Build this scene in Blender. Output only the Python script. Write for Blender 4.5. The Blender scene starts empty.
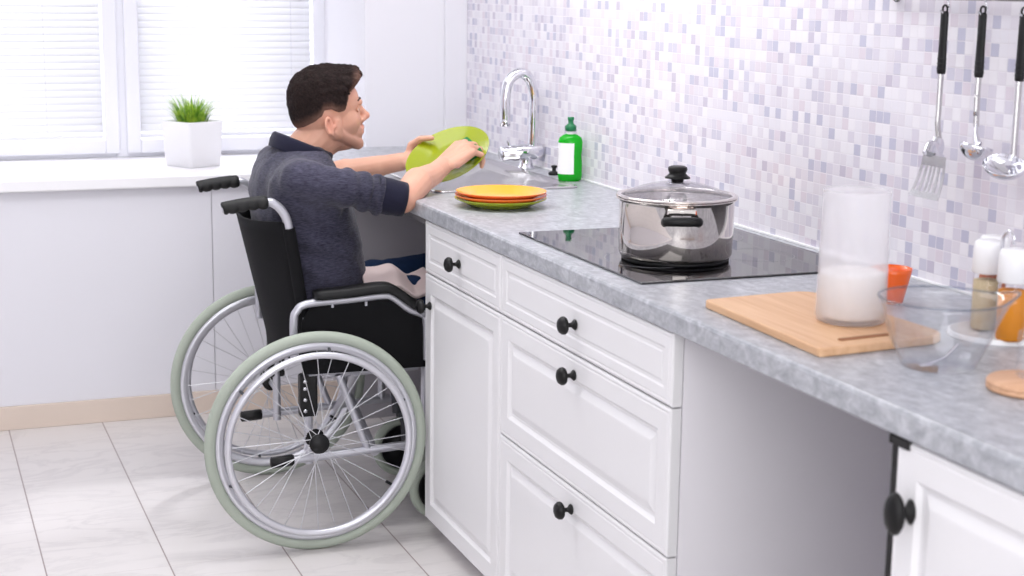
import bpy, bmesh, math, random
from mathutils import Vector, Matrix, noise
from mathutils.bvhtree import BVHTree
V = Vector
PI = math.pi
random.seed(7)
SC = bpy.context.scene
COL = SC.collection

# ------------------------------------------------------------------ materials
def new_mat(name):
    m = bpy.data.materials.new(name); m.use_nodes = True
    nt = m.node_tree
    return m, nt, nt.nodes['Principled BSDF']

def N(nt, t, **kw):
    n = nt.nodes.new(t)
    for k, v in kw.items():
        if k.startswith('i_'):
            n.inputs[k[2:].replace('_', ' ')].default_value = v
        else:
            setattr(n, k, v)
    return n

def L(nt, a, b): nt.links.new(a, b)

def rgb(h):
    """sRGB 0-255 triple to linear rgba"""
    o = []
    for c in h:
        c = c / 255
        o.append(c / 12.92 if c <= .04045 else ((c + .055) / 1.055) ** 2.4)
    return (*o, 1)

def plain(name, col, rough=.5, metal=0, bump=0, bscale=80, var=0, vscale=20, coat=0, sheen=0, spec=.5):
    m, nt, b = new_mat(name)
    b.inputs['Base Color'].default_value = rgb(col)
    b.inputs['Roughness'].default_value = rough
    b.inputs['Metallic'].default_value = metal
    b.inputs['Coat Weight'].default_value = coat
    b.inputs['Sheen Weight'].default_value = sheen
    b.inputs['Specular IOR Level'].default_value = spec
    tc = N(nt, 'ShaderNodeTexCoord')
    if var:
        nz = N(nt, 'ShaderNodeTexNoise', i_Scale=vscale, i_Detail=4.0)
        L(nt, tc.outputs['Object'], nz.inputs['Vector'])
        mx = N(nt, 'ShaderNodeMix', data_type='RGBA')
        c = rgb(col)
        mx.inputs['A'].default_value = (*[x * (1 - var) for x in c[:3]], 1)
        mx.inputs['B'].default_value = (*[min(1, x * (1 + var)) for x in c[:3]], 1)
        L(nt, nz.outputs['Fac'], mx.inputs['Factor']); L(nt, mx.outputs['Result'], b.inputs['Base Color'])
    if bump:
        nz = N(nt, 'ShaderNodeTexNoise', i_Scale=bscale, i_Detail=3.0)
        L(nt, tc.outputs['Object'], nz.inputs['Vector'])
        bp = N(nt, 'ShaderNodeBump', i_Strength=bump, i_Distance=.002)
        L(nt, nz.outputs['Fac'], bp.inputs['Height']); L(nt, bp.outputs['Normal'], b.inputs['Normal'])
    return m

def thin_glass(name, tint=(1, 1, 1), rough=.02, edge=1.0, haze=0, hcol=(1, 1, 1)):
    m, nt, b = new_mat(name)
    nt.nodes.remove(b)
    out = nt.nodes['Material Output']
    tr = N(nt, 'ShaderNodeBsdfTransparent'); tr.inputs['Color'].default_value = (*tint, 1)
    gl = N(nt, 'ShaderNodeBsdfGlossy'); gl.inputs['Roughness'].default_value = rough
    lw = N(nt, 'ShaderNodeLayerWeight'); lw.inputs['Blend'].default_value = .5
    pw = N(nt, 'ShaderNodeMath', operation='POWER'); pw.inputs[1].default_value = 4.0; L(nt, lw.outputs['Facing'], pw.inputs[0])
    fr = N(nt, 'ShaderNodeMapRange'); fr.inputs['To Min'].default_value = .035 * edge; fr.inputs['To Max'].default_value = .40 * edge; L(nt, pw.outputs[0], fr.inputs['Value'])
    mx = N(nt, 'ShaderNodeMixShader')
    L(nt, fr.outputs[0], mx.inputs[0]); L(nt, tr.outputs[0], mx.inputs[1]); L(nt, gl.outputs[0], mx.inputs[2])
    last = mx
    if haze:
        df = N(nt, 'ShaderNodeBsdfDiffuse'); df.inputs['Color'].default_value = (*hcol, 1)
        tl = N(nt, 'ShaderNodeBsdfTranslucent'); tl.inputs['Color'].default_value = (*hcol, 1)
        ad = N(nt, 'ShaderNodeMixShader'); ad.inputs[0].default_value = .5
        L(nt, df.outputs[0], ad.inputs[1]); L(nt, tl.outputs[0], ad.inputs[2])
        tc = N(nt, 'ShaderNodeTexCoord'); nz = N(nt, 'ShaderNodeTexNoise', i_Scale=14.0, i_Detail=3.0)
        L(nt, tc.outputs['Object'], nz.inputs['Vector'])
        mr = N(nt, 'ShaderNodeMapRange'); mr.inputs['To Min'].default_value = haze * .94; mr.inputs['To Max'].default_value = min(1, haze * 1.06)
        L(nt, nz.outputs['Fac'], mr.inputs['Value'])
        m2 = N(nt, 'ShaderNodeMixShader')
        L(nt, mr.outputs[0], m2.inputs[0]); L(nt, mx.outputs[0], m2.inputs[1]); L(nt, ad.outputs[0], m2.inputs[2])
        last = m2
    L(nt, last.outputs[0], out.inputs['Surface'])
    return m

def mosaic_mat():
    m, nt, b = new_mat('mosaic_tile')
    tc = N(nt, 'ShaderNodeTexCoord')
    mp = N(nt, 'ShaderNodeMapping'); mp.inputs['Scale'].default_value = (1 / .025,) * 3
    mp.inputs['Location'].default_value = (.5, .13, .21)
    L(nt, tc.outputs['Object'], mp.inputs['Vector'])
    sx = N(nt, 'ShaderNodeSeparateXYZ'); L(nt, mp.outputs[0], sx.inputs[0])
    def math_(op, a, bb=None):
        n = N(nt, 'ShaderNodeMath', operation=op)
        for i, x in enumerate((a, bb)):
            if x is None: continue
            if isinstance(x, (int, float)): n.inputs[i].default_value = x
            else: L(nt, x, n.inputs[i])
        return n.outputs[0]
    fy, fz = math_('FLOOR', sx.outputs['Y']), math_('FLOOR', sx.outputs['Z'])
    cb = N(nt, 'ShaderNodeCombineXYZ'); L(nt, fy, cb.inputs[0]); L(nt, fz, cb.inputs[1])
    wn = N(nt, 'ShaderNodeTexWhiteNoise', noise_dimensions='2D'); L(nt, cb.outputs[0], wn.inputs['Vector'])
    cr = N(nt, 'ShaderNodeValToRGB'); cr.color_ramp.interpolation = 'CONSTANT'
    cols = [(0, (230, 227, 235)), (.25, (224, 219, 228)), (.46, (236, 233, 239)), (.66, (216, 211, 223)),
            (.77, (221, 212, 222)), (.84, (205, 202, 217)), (.90, (193, 192, 211)), (.96, (200, 193, 209))]
    el = cr.color_ramp.elements
    for i, (p, c) in enumerate(cols):
        e = el[i] if i < 2 else el.new(p)
        e.position = p; e.color = rgb(c)
    L(nt, wn.outputs['Value'], cr.inputs[0])
    py, pz = math_('FRACT', sx.outputs['Y']), math_('FRACT', sx.outputs['Z'])
    ey = math_('ABSOLUTE', math_('SUBTRACT', py, .5)); ez = math_('ABSOLUTE', math_('SUBTRACT', pz, .5))
    mg = math_('MAXIMUM', ey, ez); gr = math_('GREATER_THAN', mg, .465)
    mx = N(nt, 'ShaderNodeMix', data_type='RGBA'); mx.inputs['B'].default_value = rgb((224, 220, 227))
    L(nt, gr, mx.inputs['Factor']); L(nt, cr.outputs[0], mx.inputs['A']); L(nt, mx.outputs['Result'], b.inputs['Base Color'])
    r = N(nt, 'ShaderNodeMapRange'); r.inputs['To Min'].default_value = .2; r.inputs['To Max'].default_value = .7
    L(nt, gr, r.inputs['Value']); L(nt, r.outputs[0], b.inputs['Roughness'])
    hm = N(nt, 'ShaderNodeMapRange'); hm.inputs['From Min'].default_value = .43; hm.inputs['From Max'].default_value = .48
    hm.inputs['To Min'].default_value = 1; hm.inputs['To Max'].default_value = 0
    L(nt, mg, hm.inputs['Value'])
    bp = N(nt, 'ShaderNodeBump', i_Strength=.3, i_Distance=.001); L(nt, hm.outputs[0], bp.inputs['Height'])
    L(nt, bp.outputs[0], b.inputs['Normal'])
    return m

def floor_mat():
    m, nt, b = new_mat('marble_floor_tile')
    tc = N(nt, 'ShaderNodeTexCoord')
    sx = N(nt, 'ShaderNodeSeparateXYZ'); L(nt, tc.outputs['Object'], sx.inputs[0])
    def math_(op, a, bb=None):
        n = N(nt, 'ShaderNodeMath', operation=op)
        for i, x in enumerate((a, bb)):
            if x is None: continue
            if isinstance(x, (int, float)): n.inputs[i].default_value = x
            else: L(nt, x, n.inputs[i])
        return n.outputs[0]
    gx = math_('PINGPONG', math_('ADD', sx.outputs['X'], .9836), .1495)       # grout every .299 m
    gy = math_('PINGPONG', math_('ADD', sx.outputs['Y'], .02), .30)
    g1 = math_('LESS_THAN', gx, .0019); g2 = math_('LESS_THAN', gy, .0008)
    # per-tile offset of the veins
    ix = math_('FLOOR', math_('DIVIDE', math_('ADD', sx.outputs['X'], .9836), .299)); iy = math_('FLOOR', math_('DIVIDE', math_('ADD', sx.outputs['Y'], .02), .6))
    cb = N(nt, 'ShaderNodeCombineXYZ'); L(nt, math_('MULTIPLY', ix, 3.7), cb.inputs[0]); L(nt, math_('MULTIPLY', iy, 5.3), cb.inputs[1])
    va = N(nt, 'ShaderNodeVectorMath', operation='ADD'); L(nt, tc.outputs['Object'], va.inputs[0]); L(nt, cb.outputs[0], va.inputs[1])
    mp = N(nt, 'ShaderNodeMapping'); mp.inputs['Rotation'].default_value = (0, 0, -.6); mp.inputs['Scale'].default_value = (1.2, 3.2, 1)
    L(nt, va.outputs[0], mp.inputs[0])
    nz = N(nt, 'ShaderNodeTexNoise', i_Scale=2.2, i_Detail=7.0, i_Roughness=.6, i_Distortion=.9); L(nt, mp.outputs[0], nz.inputs['Vector'])
    vein = math_('ABSOLUTE', math_('SUBTRACT', nz.outputs['Fac'], .5))
    cr = N(nt, 'ShaderNodeValToRGB')
    cr.color_ramp.elements[0].position = 0; cr.color_ramp.elements[0].color = rgb((196, 191, 191))
    cr.color_ramp.elements[1].position = .05; cr.color_ramp.elements[1].color = rgb((215, 210, 209))
    L(nt, vein, cr.inputs[0])
    n2 = N(nt, 'ShaderNodeTexNoise', i_Scale=3.0, i_Detail=3.0); L(nt, va.outputs[0], n2.inputs['Vector'])
    mxa = N(nt, 'ShaderNodeMix', data_type='RGBA'); mxa.inputs['B'].default_value = rgb((216, 212, 211))
    L(nt, n2.outputs['Fac'], mxa.inputs['Factor']); L(nt, cr.outputs[0], mxa.inputs['A'])
    mx = N(nt, 'ShaderNodeMix', data_type='RGBA'); mx.inputs['B'].default_value = rgb((146, 132, 130))
    L(nt, g1, mx.inputs['Factor']); L(nt, mxa.outputs['Result'], mx.inputs['A'])
    mx2 = N(nt, 'ShaderNodeMix', data_type='RGBA'); mx2.inputs['B'].default_value = rgb((196, 188, 186))
    L(nt, g2, mx2.inputs['Factor']); L(nt, mx.outputs['Result'], mx2.inputs['A'])
    L(nt, mx2.outputs['Result'], b.inputs['Base Color'])
    b.inputs['Roughness'].default_value = .28
    return m

def worktop_mat():
    m, nt, b = new_mat('grey_stone_worktop')
    tc = N(nt, 'ShaderNodeTexCoord')
    mp = N(nt, 'ShaderNodeMapping'); mp.inputs['Scale'].default_value = (1.5, .9, 1.5); mp.inputs['Rotation'].default_value = (.2, .1, .5)
    L(nt, tc.outputs['Object'], mp.inputs[0])
    n1 = N(nt, 'ShaderNodeTexNoise', i_Scale=30.0, i_Detail=8.0, i_Roughness=.68, i_Distortion=.8); L(nt, mp.outputs[0], n1.inputs['Vector'])
    cr = N(nt, 'ShaderNodeValToRGB'); el = cr.color_ramp.elements
    el[0].position = .30; el[0].color = rgb((140, 142, 149)); el[1].position = .72; el[1].color = rgb((198, 200, 205))
    e = el.new(.5); e.color = rgb((168, 170, 176))
    L(nt, n1.outputs['Fac'], cr.inputs[0])
    n2 = N(nt, 'ShaderNodeTexNoise', i_Scale=60.0, i_Detail=4.0, i_Roughness=.7); L(nt, tc.outputs['Object'], n2.inputs['Vector'])
    mx = N(nt, 'ShaderNodeMix', data_type='RGBA', blend_type='OVERLAY'); mx.inputs['Factor'].default_value = .35
    L(nt, cr.outputs[0], mx.inputs['A']); L(nt, n2.outputs['Fac'], mx.inputs['B']); L(nt, mx.outputs['Result'], b.inputs['Base Color'])
    b.inputs['Roughness'].default_value = .34
    return m

def wood_mat(name, c1, c2, axis='Y'):
    m, nt, b = new_mat(name)
    tc = N(nt, 'ShaderNodeTexCoord'); mp = N(nt, 'ShaderNodeMapping')
    mp.inputs['Scale'].default_value = (40, 2, 40) if axis == 'Y' else (2, 40, 40)
    L(nt, tc.outputs['Object'], mp.inputs[0])
    nz = N(nt, 'ShaderNodeTexNoise', i_Scale=1.6, i_Detail=5.0, i_Roughness=.6, i_Distortion=.4); L(nt, mp.outputs[0], nz.inputs['Vector'])
    cr = N(nt, 'ShaderNodeValToRGB'); el = cr.color_ramp.elements
    el[0].position = .3; el[0].color = rgb(c1); el[1].position = .7; el[1].color = rgb(c2)
    L(nt, nz.outputs['Fac'], cr.inputs[0]); L(nt, cr.outputs[0], b.inputs['Base Color']); b.inputs['Roughness'].default_value = .5
    return m

def knit_mat(name, c1, c2, scale=1.0):
    m, nt, b = new_mat(name)
    tc = N(nt, 'ShaderNodeTexCoord'); mp = N(nt, 'ShaderNodeMapping'); mp.inputs['Scale'].default_value = (60, 60, 300)
    L(nt, tc.outputs['Object'], mp.inputs[0])
    nz = N(nt, 'ShaderNodeTexNoise', i_Scale=1.2, i_Detail=5.0, i_Roughness=.7); L(nt, mp.outputs[0], nz.inputs['Vector'])
    n2 = N(nt, 'ShaderNodeTexNoise', i_Scale=9.0, i_Detail=3.0); L(nt, tc.outputs['Object'], n2.inputs['Vector'])
    ad = N(nt, 'ShaderNodeMath', operation='MULTIPLY_ADD'); ad.inputs[1].default_value = .35
    L(nt, n2.outputs['Fac'], ad.inputs[0]); L(nt, nz.outputs['Fac'], ad.inputs[2])
    cr = N(nt, 'ShaderNodeValToRGB'); el = cr.color_ramp.elements
    el[0].position = .5; el[0].color = rgb(c1); el[1].position = .9; el[1].color = rgb(c2)
    L(nt, ad.outputs[0], cr.inputs[0]); L(nt, cr.outputs[0], b.inputs['Base Color'])
    b.inputs['Roughness'].default_value = .95; b.inputs['Sheen Weight'].default_value = .15; b.inputs['Specular IOR Level'].default_value = .2
    bp = N(nt, 'ShaderNodeBump', i_Strength=.35, i_Distance=.002); L(nt, nz.outputs['Fac'], bp.inputs['Height']); L(nt, bp.outputs[0], b.inputs['Normal'])
    return m

def skin_mat():
    m, nt, b = new_mat('skin')
    at = N(nt, 'ShaderNodeAttribute', attribute_name='stubble'); a2 = N(nt, 'ShaderNodeAttribute', attribute_name='rosy')
    tc = N(nt, 'ShaderNodeTexCoord'); nz = N(nt, 'ShaderNodeTexNoise', i_Scale=30.0, i_Detail=4.0); L(nt, tc.outputs['Object'], nz.inputs['Vector'])
    m0 = N(nt, 'ShaderNodeMix', data_type='RGBA'); m0.inputs['A'].default_value = rgb((208, 154, 130)); m0.inputs['B'].default_value = rgb((222, 172, 149))
    L(nt, nz.outputs['Fac'], m0.inputs['Factor'])
    m1 = N(nt, 'ShaderNodeMix', data_type='RGBA'); m1.inputs['B'].default_value = rgb((216, 140, 122))
    L(nt, a2.outputs['Fac'], m1.inputs['Factor']); L(nt, m0.outputs['Result'], m1.inputs['A'])
    m2 = N(nt, 'ShaderNodeMix', data_type='RGBA'); m2.inputs['B'].default_value = rgb((150, 112, 98))
    L(nt, at.outputs['Fac'], m2.inputs['Factor']); L(nt, m1.outputs['Result'], m2.inputs['A'])
    L(nt, m2.outputs['Result'], b.inputs['Base Color'])
    b.inputs['Roughness'].default_value = .5; b.inputs['Subsurface Weight'].default_value = .08
    b.inputs['Subsurface Radius'].default_value = (.012, .004, .002); b.inputs['Subsurface Scale'].default_value = .5
    return m

def hair_mat():
    m, nt, b = new_mat('dark_brown_hair')
    tc = N(nt, 'ShaderNodeTexCoord'); nz = N(nt, 'ShaderNodeTexNoise', i_Scale=220.0, i_Detail=3.0); L(nt, tc.outputs['Object'], nz.inputs['Vector'])
    at = N(nt, 'ShaderNodeAttribute', attribute_name='fade')
    cr = N(nt, 'ShaderNodeValToRGB'); el = cr.color_ramp.elements
    el[0].position = .3; el[0].color = rgb((17, 11, 11)); el[1].position = .75; el[1].color = rgb((44, 31, 29))
    L(nt, nz.outputs['Fac'], cr.inputs[0])
    mx = N(nt, 'ShaderNodeMix', data_type='RGBA'); mx.inputs['B'].default_value = rgb((128, 96, 84))
    L(nt, at.outputs['Fac'], mx.inputs['Factor']); L(nt, cr.outputs[0], mx.inputs['A']); L(nt, mx.outputs['Result'], b.inputs['Base Color'])
    b.inputs['Roughness'].default_value = .7; b.inputs['Specular IOR Level'].default_value = .15
    bp = N(nt, 'ShaderNodeBump', i_Strength=1.0, i_Distance=.003); L(nt, nz.outputs['Fac'], bp.inputs['Height']); L(nt, bp.outputs[0], b.inputs['Normal'])
    return m

def blind_mat():
    m, nt, b = new_mat('white_blind_slat')
    out = nt.nodes['Material Output']
    b.inputs['Base Color'].default_value = (.86, .86, .88, 1); b.inputs['Roughness'].default_value = .5
    tl = N(nt, 'ShaderNodeBsdfTranslucent'); tl.inputs['Color'].default_value = (.9, .9, .92, 1)
    mx = N(nt, 'ShaderNodeMixShader'); mx.inputs[0].default_value = .35
    L(nt, b.outputs[0], mx.inputs[1]); L(nt, tl.outputs[0], mx.inputs[2]); L(nt, mx.outputs[0], out.inputs['Surface'])
    return m

def grass_mat():
    m, nt, b = new_mat('grass_leaf')
    tc = N(nt, 'ShaderNodeTexCoord'); sx = N(nt, 'ShaderNodeTexNoise', i_Scale=45.0); L(nt, tc.outputs['Object'], sx.inputs['Vector'])
    cr = N(nt, 'ShaderNodeValToRGB'); el = cr.color_ramp.elements
    el[0].position = .35; el[0].color = rgb((72, 132, 32)); el[1].position = .65; el[1].color = rgb((176, 208, 70))
    L(nt, sx.outputs['Fac'], cr.inputs[0]); L(nt, cr.outputs[0], b.inputs['Base Color']); b.inputs['Roughness'].default_value = .45
    return m

M = dict(
    wall=plain('white_wall_paint', (226, 225, 231), .6, bump=.05, bscale=200),
    ceil=plain('ceiling_paint', (240, 240, 240), .8),
    panel=plain('white_wall_panel', (224, 223, 230), .45),
    sill=plain('white_sill', (240, 239, 242), .35),
    base=plain('beige_baseboard', (216, 200, 188), .5, var=.05, vscale=6),
    pvc=plain('white_window_frame', (228, 228, 236), .3),
    blind=blind_mat(),
    cab=plain('white_cabinet_lacquer', (230, 229, 231), .32, spec=.4),
    cabin=plain('cabinet_side_laminate', (238, 235, 240), .45),
    blackgap=plain('black_rubber_seal', (14, 12, 13), .6),
    knob=plain('black_knob_metal', (12, 11, 12), .42, spec=.3),
    top=worktop_mat(), mosaic=mosaic_mat(), floor=floor_mat(),
    steel=plain('brushed_stainless_steel', (200, 198, 198), .24, 1),
    chrome=plain('polished_chrome', (225, 225, 230), .06, 1),
    potsteel=plain('polished_pot_steel', (215, 208, 204), .05, 1),
    silver=plain('silver_frame_enamel', (192, 192, 200), .32, .55),
    rimsilver=plain('silver_rim', (205, 205, 212), .28, .6),
    spoke=plain('steel_spoke', (205, 205, 210), .3, .7),
    tire=plain('grey_green_tyre', (164, 172, 160), .65),
    nylon=plain('black_nylon', (13, 13, 16), .8, bump=.15, bscale=400, spec=.2),
    plastic=plain('black_plastic', (11, 11, 13), .48, spec=.35),
    darkgrey=plain('dark_grey_plastic', (62, 64, 70), .5),
    foam=plain('black_foam_grip', (11, 11, 13), .6, bump=.2, bscale=300),
    hob=plain('black_ceramic_glass', (6, 6, 8), .03, coat=.0, spec=.9),
    hobmark=plain('pale_hob_marking', (150, 150, 155), .3),
    glass=thin_glass('clear_glass'),
    lidglass=thin_glass('lid_glass', (.9, .9, .92), haze=.06),
    jarglass=thin_glass('dusty_jar_glass', (.98, .98, .99), rough=.08, haze=.27, hcol=(.95, .94, .95)),
    bowlglass=thin_glass('bowl_glass', (.955, .96, .97), edge=1.7),
    pane=thin_glass('window_pane', (.98, .98, 1)),
    flour=plain('white_flour', (246, 242, 238), .95, bump=.2, bscale=60),
    board=wood_mat('board_wood', (206, 160, 120), (224, 184, 146), 'Y'),
    boardhole=plain('board_slot_dark', (150, 104, 74), .8),
    disc=wood_mat('coaster_wood', (198, 150, 116), (220, 176, 142), 'X'),
    lime=plain('lime_glaze', (150, 162, 20), .22, coat=.3),
    lemon=plain('pale_yellow_glaze', (236, 226, 90), .22, coat=.3),
    yolk=plain('yolk_yellow_glaze', (250, 170, 44), .22, coat=.3),
    orange=plain('orange_glaze', (238, 120, 50), .25, coat=.3),
    deeporange=plain('deep_orange_glaze', (240, 100, 22), .25, coat=.3),
    sponge=plain('green_sponge', (10, 120, 64), .95, bump=.9, bscale=500),
    soap=None, dkgreen=plain('dark_green_cap', (8, 112, 66), .35),
    label=plain('white_paper_label', (238, 238, 240), .5),
    whiteplastic=plain('white_plastic', (240, 240, 242), .35),
    pot=plain('white_ceramic_pot', (236, 235, 238), .5, bump=.3, bscale=40),
    soil=plain('soil', (70, 56, 40), .9), grass=grass_mat(),
    beigespice=plain('beige_spice', (190, 172, 140), .9, var=.3, vscale=300),
    orangespice=plain('orange_spice', (206, 128, 14), .9, var=.15, vscale=300),
    brownspice=plain('brown_spice', (178, 96, 60), .9, var=.3, vscale=300),
    skin=skin_mat(), hair=hair_mat(),
    sweater=knit_mat('navy_marl_knit', (34, 34, 48), (80, 78, 96)),
    rib=plain('navy_rib', (28, 28, 46), .9, bump=.4, bscale=300, sheen=.1, spec=.2),
    jeans=plain('blue_denim', (22, 42, 74), .85, bump=.3, bscale=500, var=.25, vscale=40, spec=.2),
    shoe=plain('dark_shoe', (40, 38, 40), .5), sole=plain('shoe_sole', (225, 225, 222), .6),
    towel=plain('pale_pink_towel', (232, 212, 210), .9, bump=.4, bscale=350),
    eyewhite=plain('eye_white', (235, 228, 224), .2), iris=plain('brown_iris', (60, 40, 28), .2),
    brow=plain('eyebrow_hair', (62, 46, 40), .8),
)
def soap_mat():
    m, nt, b = new_mat('green_dish_soap')
    out = nt.nodes['Material Output']
    b.inputs['Base Color'].default_value = rgb((30, 190, 44)); b.inputs['Roughness'].default_value = .12
    tl = N(nt, 'ShaderNodeBsdfTranslucent'); tl.inputs['Color'].default_value = rgb((50, 230, 60))
    mx = N(nt, 'ShaderNodeMixShader'); mx.inputs[0].default_value = .45
    L(nt, b.outputs[0], mx.inputs[1]); L(nt, tl.outputs[0], mx.inputs[2]); L(nt, mx.outputs[0], out.inputs['Surface'])
    return m
M['soap'] = soap_mat()

# ------------------------------------------------------------------ mesh builder
def frames(pts):
    """parallel-transport frames along a polyline"""
    pts = [V(p) for p in pts]; T = []
    for i in range(len(pts)):
        a = pts[max(i - 1, 0)]; b = pts[min(i + 1, len(pts) - 1)]
        T.append((b - a).normalized())
    up = V((0, 0, 1)) if abs(T[0].z) < .9 else V((0, 1, 0))
    n = (up - T[0] * up.dot(T[0])).normalized(); out = []
    for i, t in enumerate(T):
        n = (n - t * n.dot(t)).normalized(); out.append((pts[i], t, n, t.cross(n)))
    return out

def smooth_path(pts, sub=6):
    """Catmull-Rom through pts"""
    P = [V(p) for p in pts]; out = []
    for i in range(len(P) - 1):
        p0 = P[i - 1] if i else P[0] * 2 - P[1]; p1, p2 = P[i], P[i + 1]
        p3 = P[i + 2] if i + 2 < len(P) else P[-1] * 2 - P[-2]
        for k in range(sub):
            t = k / sub
            out.append(.5 * ((2 * p1) + (p2 - p0) * t + (2 * p0 - 5 * p1 + 4 * p2 - p3) * t * t + (3 * p1 - p0 - 3 * p2 + p3) * t ** 3))
    out.append(P[-1]); return out

class MB:
    def __init__(s): s.v = []; s.f = []; s.sm = []
    def add(s, verts, faces, smooth=True):
        o = len(s.v); s.v += [tuple(v) for v in verts]; s.f += [[i + o for i in f] for f in faces]; s.sm += [smooth] * len(faces); return s
    def box(s, a, b, bev=0, mat=None):
        x0, y0, z0 = a; x1, y1, z1 = b
        bm = bmesh.new(); bmesh.ops.create_cube(bm, size=1)
        for v in bm.verts:
            v.co = V(((x0 + x1) / 2 + v.co.x * (x1 - x0), (y0 + y1) / 2 + v.co.y * (y1 - y0), (z0 + z1) / 2 + v.co.z * (z1 - z0)))
        if bev: bmesh.ops.bevel(bm, geom=bm.edges[:], offset=bev, segments=2, profile=.5, affect='EDGES')
        if mat: bm.transform(mat)
        bm.verts.ensure_lookup_table(); bm.verts.index_update()
        s.add([v.co for v in bm.verts], [[v.index for v in f.verts] for f in bm.faces], False); bm.free(); return s
    def tube(s, pts, r, n=12, cap=True, sy=1.0):
        fr = frames(pts); R = r if isinstance(r, (list, tuple)) else [r] * len(fr); vs = []; fs = []
        for (p, t, a, b), rr in zip(fr, R):
            for k in range(n):
                q = 2 * PI * k / n; vs.append(p + a * (math.cos(q) * rr) + b * (math.sin(q) * rr * sy))
        for i in range(len(fr) - 1):
            for k in range(n):
                k2 = (k + 1) % n; fs.append([i * n + k, i * n + k2, (i + 1) * n + k2, (i + 1) * n + k])
        s.add(vs, fs, True)
        if cap:
            m = len(fr) - 1
            s.add([vs[k] for k in range(n)], [list(range(n))[::-1]], False); s.add([vs[m * n + k] for k in range(n)], [list(range(n))], False)
        return s
    def lathe(s, prof, c=(0, 0, 0), n=48, mat=None, sx=1.0, sy=1.0):
        vs = []; fs = []; idx = []
        for r, z in prof:
            if r < 1e-6: idx.append([len(vs)]); vs.append(V((0, 0, z)))
            else:
                idx.append(list(range(len(vs), len(vs) + n)))
                vs += [V((r * sx * math.cos(2 * PI * k / n), r * sy * math.sin(2 * PI * k / n), z)) for k in range(n)]
        for a, b in zip(idx, idx[1:]):
            for k in range(n):
                k2 = (k + 1) % n
                if len(a) == 1 and len(b) == 1: continue
                if len(a) == 1: fs.append([a[0], b[k2], b[k]])
                elif len(b) == 1: fs.append([a[k], a[k2], b[0]])
                else: fs.append([a[k], a[k2], b[k2], b[k]])
        T = mat if mat is not None else Matrix.Translation(V(c))
        return s.add([T @ v for v in vs], fs, True)
    def torus(s, R, r, mat=None, n=64, m=12, sx=1.0):
        vs = []; fs = []
        for i in range(n):
            a = 2 * PI * i / n
            for j in range(m):
                b = 2 * PI * j / m
                vs.append(V(((R + r * math.cos(b)) * math.cos(a), (R + r * math.cos(b)) * math.sin(a), r * sx * math.sin(b))))
        for i in range(n):
            for j in range(m):
                i2, j2 = (i + 1) % n, (j + 1) % m; fs.append([i * m + j, i2 * m + j, i2 * m + j2, i * m + j2])
        T = mat if mat is not None else Matrix()
        return s.add([T @ v for v in vs], fs, True)
    def ell(s, c, r, rot=None, n=24, m=14):
        vs = []; fs = []; R = rot.to_matrix() if rot is not None and not isinstance(rot, Matrix) else (rot or Matrix.Identity(3))
        for i in range(m + 1):
            a = PI * i / m
            if i in (0, m): vs.append(V((0, 0, math.cos(a) * r[2]))); continue
            for k in range(n):
                b = 2 * PI * k / n; vs.append(V((r[0] * math.sin(a) * math.cos(b), r[1] * math.sin(a) * math.sin(b), r[2] * math.cos(a))))
        def ix(i, k): return 0 if i == 0 else (len(vs) - 1 if i == m else 1 + (i - 1) * n + k % n)
        for i in range(m):
            for k in range(n):
                f = [ix(i, k), ix(i + 1, k), ix(i + 1, k + 1), ix(i, k + 1)]
                g = []
                for q in f:
                    if q not in g: g.append(q)
                if len(g) > 2: fs.append(g)
        return s.add([V(c) + R @ v for v in vs], fs, True)
    def cap(s, p0, p1, r0, r1=None, n=16, m=5):
        """rounded cone, closed"""
        r1 = r0 if r1 is None else r1; p0, p1 = V(p0), V(p1); t = (p1 - p0)
        if t.length < 1e-6: return s.ell(p0, (r0,) * 3)
        t.normalize(); P = []; R = []
        for i in range(m):
            a = PI / 2 * (1 - i / m); P.append(p0 - t * (r0 * math.sin(a))); R.append(max(r0 * math.cos(a), 1e-4))
        for i in range(m + 1):
            a = PI / 2 * i / m; P.append(p1 + t * (r1 * math.sin(a))); R.append(max(r1 * math.cos(a), 1e-4))
        up = V((0, 0, 1)) if abs(t.z) < .9 else V((1, 0, 0)); x = t.cross(up).normalized(); y = t.cross(x); vs = []; fs = []
        for p, r in zip(P, R):
            for k in range(n):
                q = 2 * PI * k / n; vs.append(p + x * (math.cos(q) * r) + y * (math.sin(q) * r))
        for i in range(len(P) - 1):
            for k in range(n):
                k2 = (k + 1) % n; fs.append([i * n + k, (i + 1) * n + k, (i + 1) * n + k2, i * n + k2])
        fs.append(list(range(n))); fs.append([(len(P) - 1) * n + k for k in range(n)][::-1])
        return s.add(vs, fs, True)
    def chain(s, pts, rs):
        for i in range(len(pts) - 1): s.cap(pts[i], pts[i + 1], rs[i], rs[i + 1])
        return s
    def loft(s, rings, cap=True, smooth=True):
        n = len(rings[0]); vs = [v for r in rings for v in r]; fs = []
        for i in range(len(rings) - 1):
            for k in range(n):
                k2 = (k + 1) % n; fs.append([i * n + k, i * n + k2, (i + 1) * n + k2, (i + 1) * n + k])
        if cap: fs.append(list(range(n))[::-1]); fs.append([(len(rings) - 1) * n + k for k in range(n)])
        return s.add(vs, fs, smooth)
    def grid(s, rows, smooth=True):
        n = len(rows[0]); fs = []
        for i in range(len(rows) - 1):
            for k in range(n - 1): fs.append([i * n + k, i * n + k + 1, (i + 1) * n + k + 1, (i + 1) * n + k])
        return s.add([v for r in rows for v in r], fs, smooth)
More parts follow.
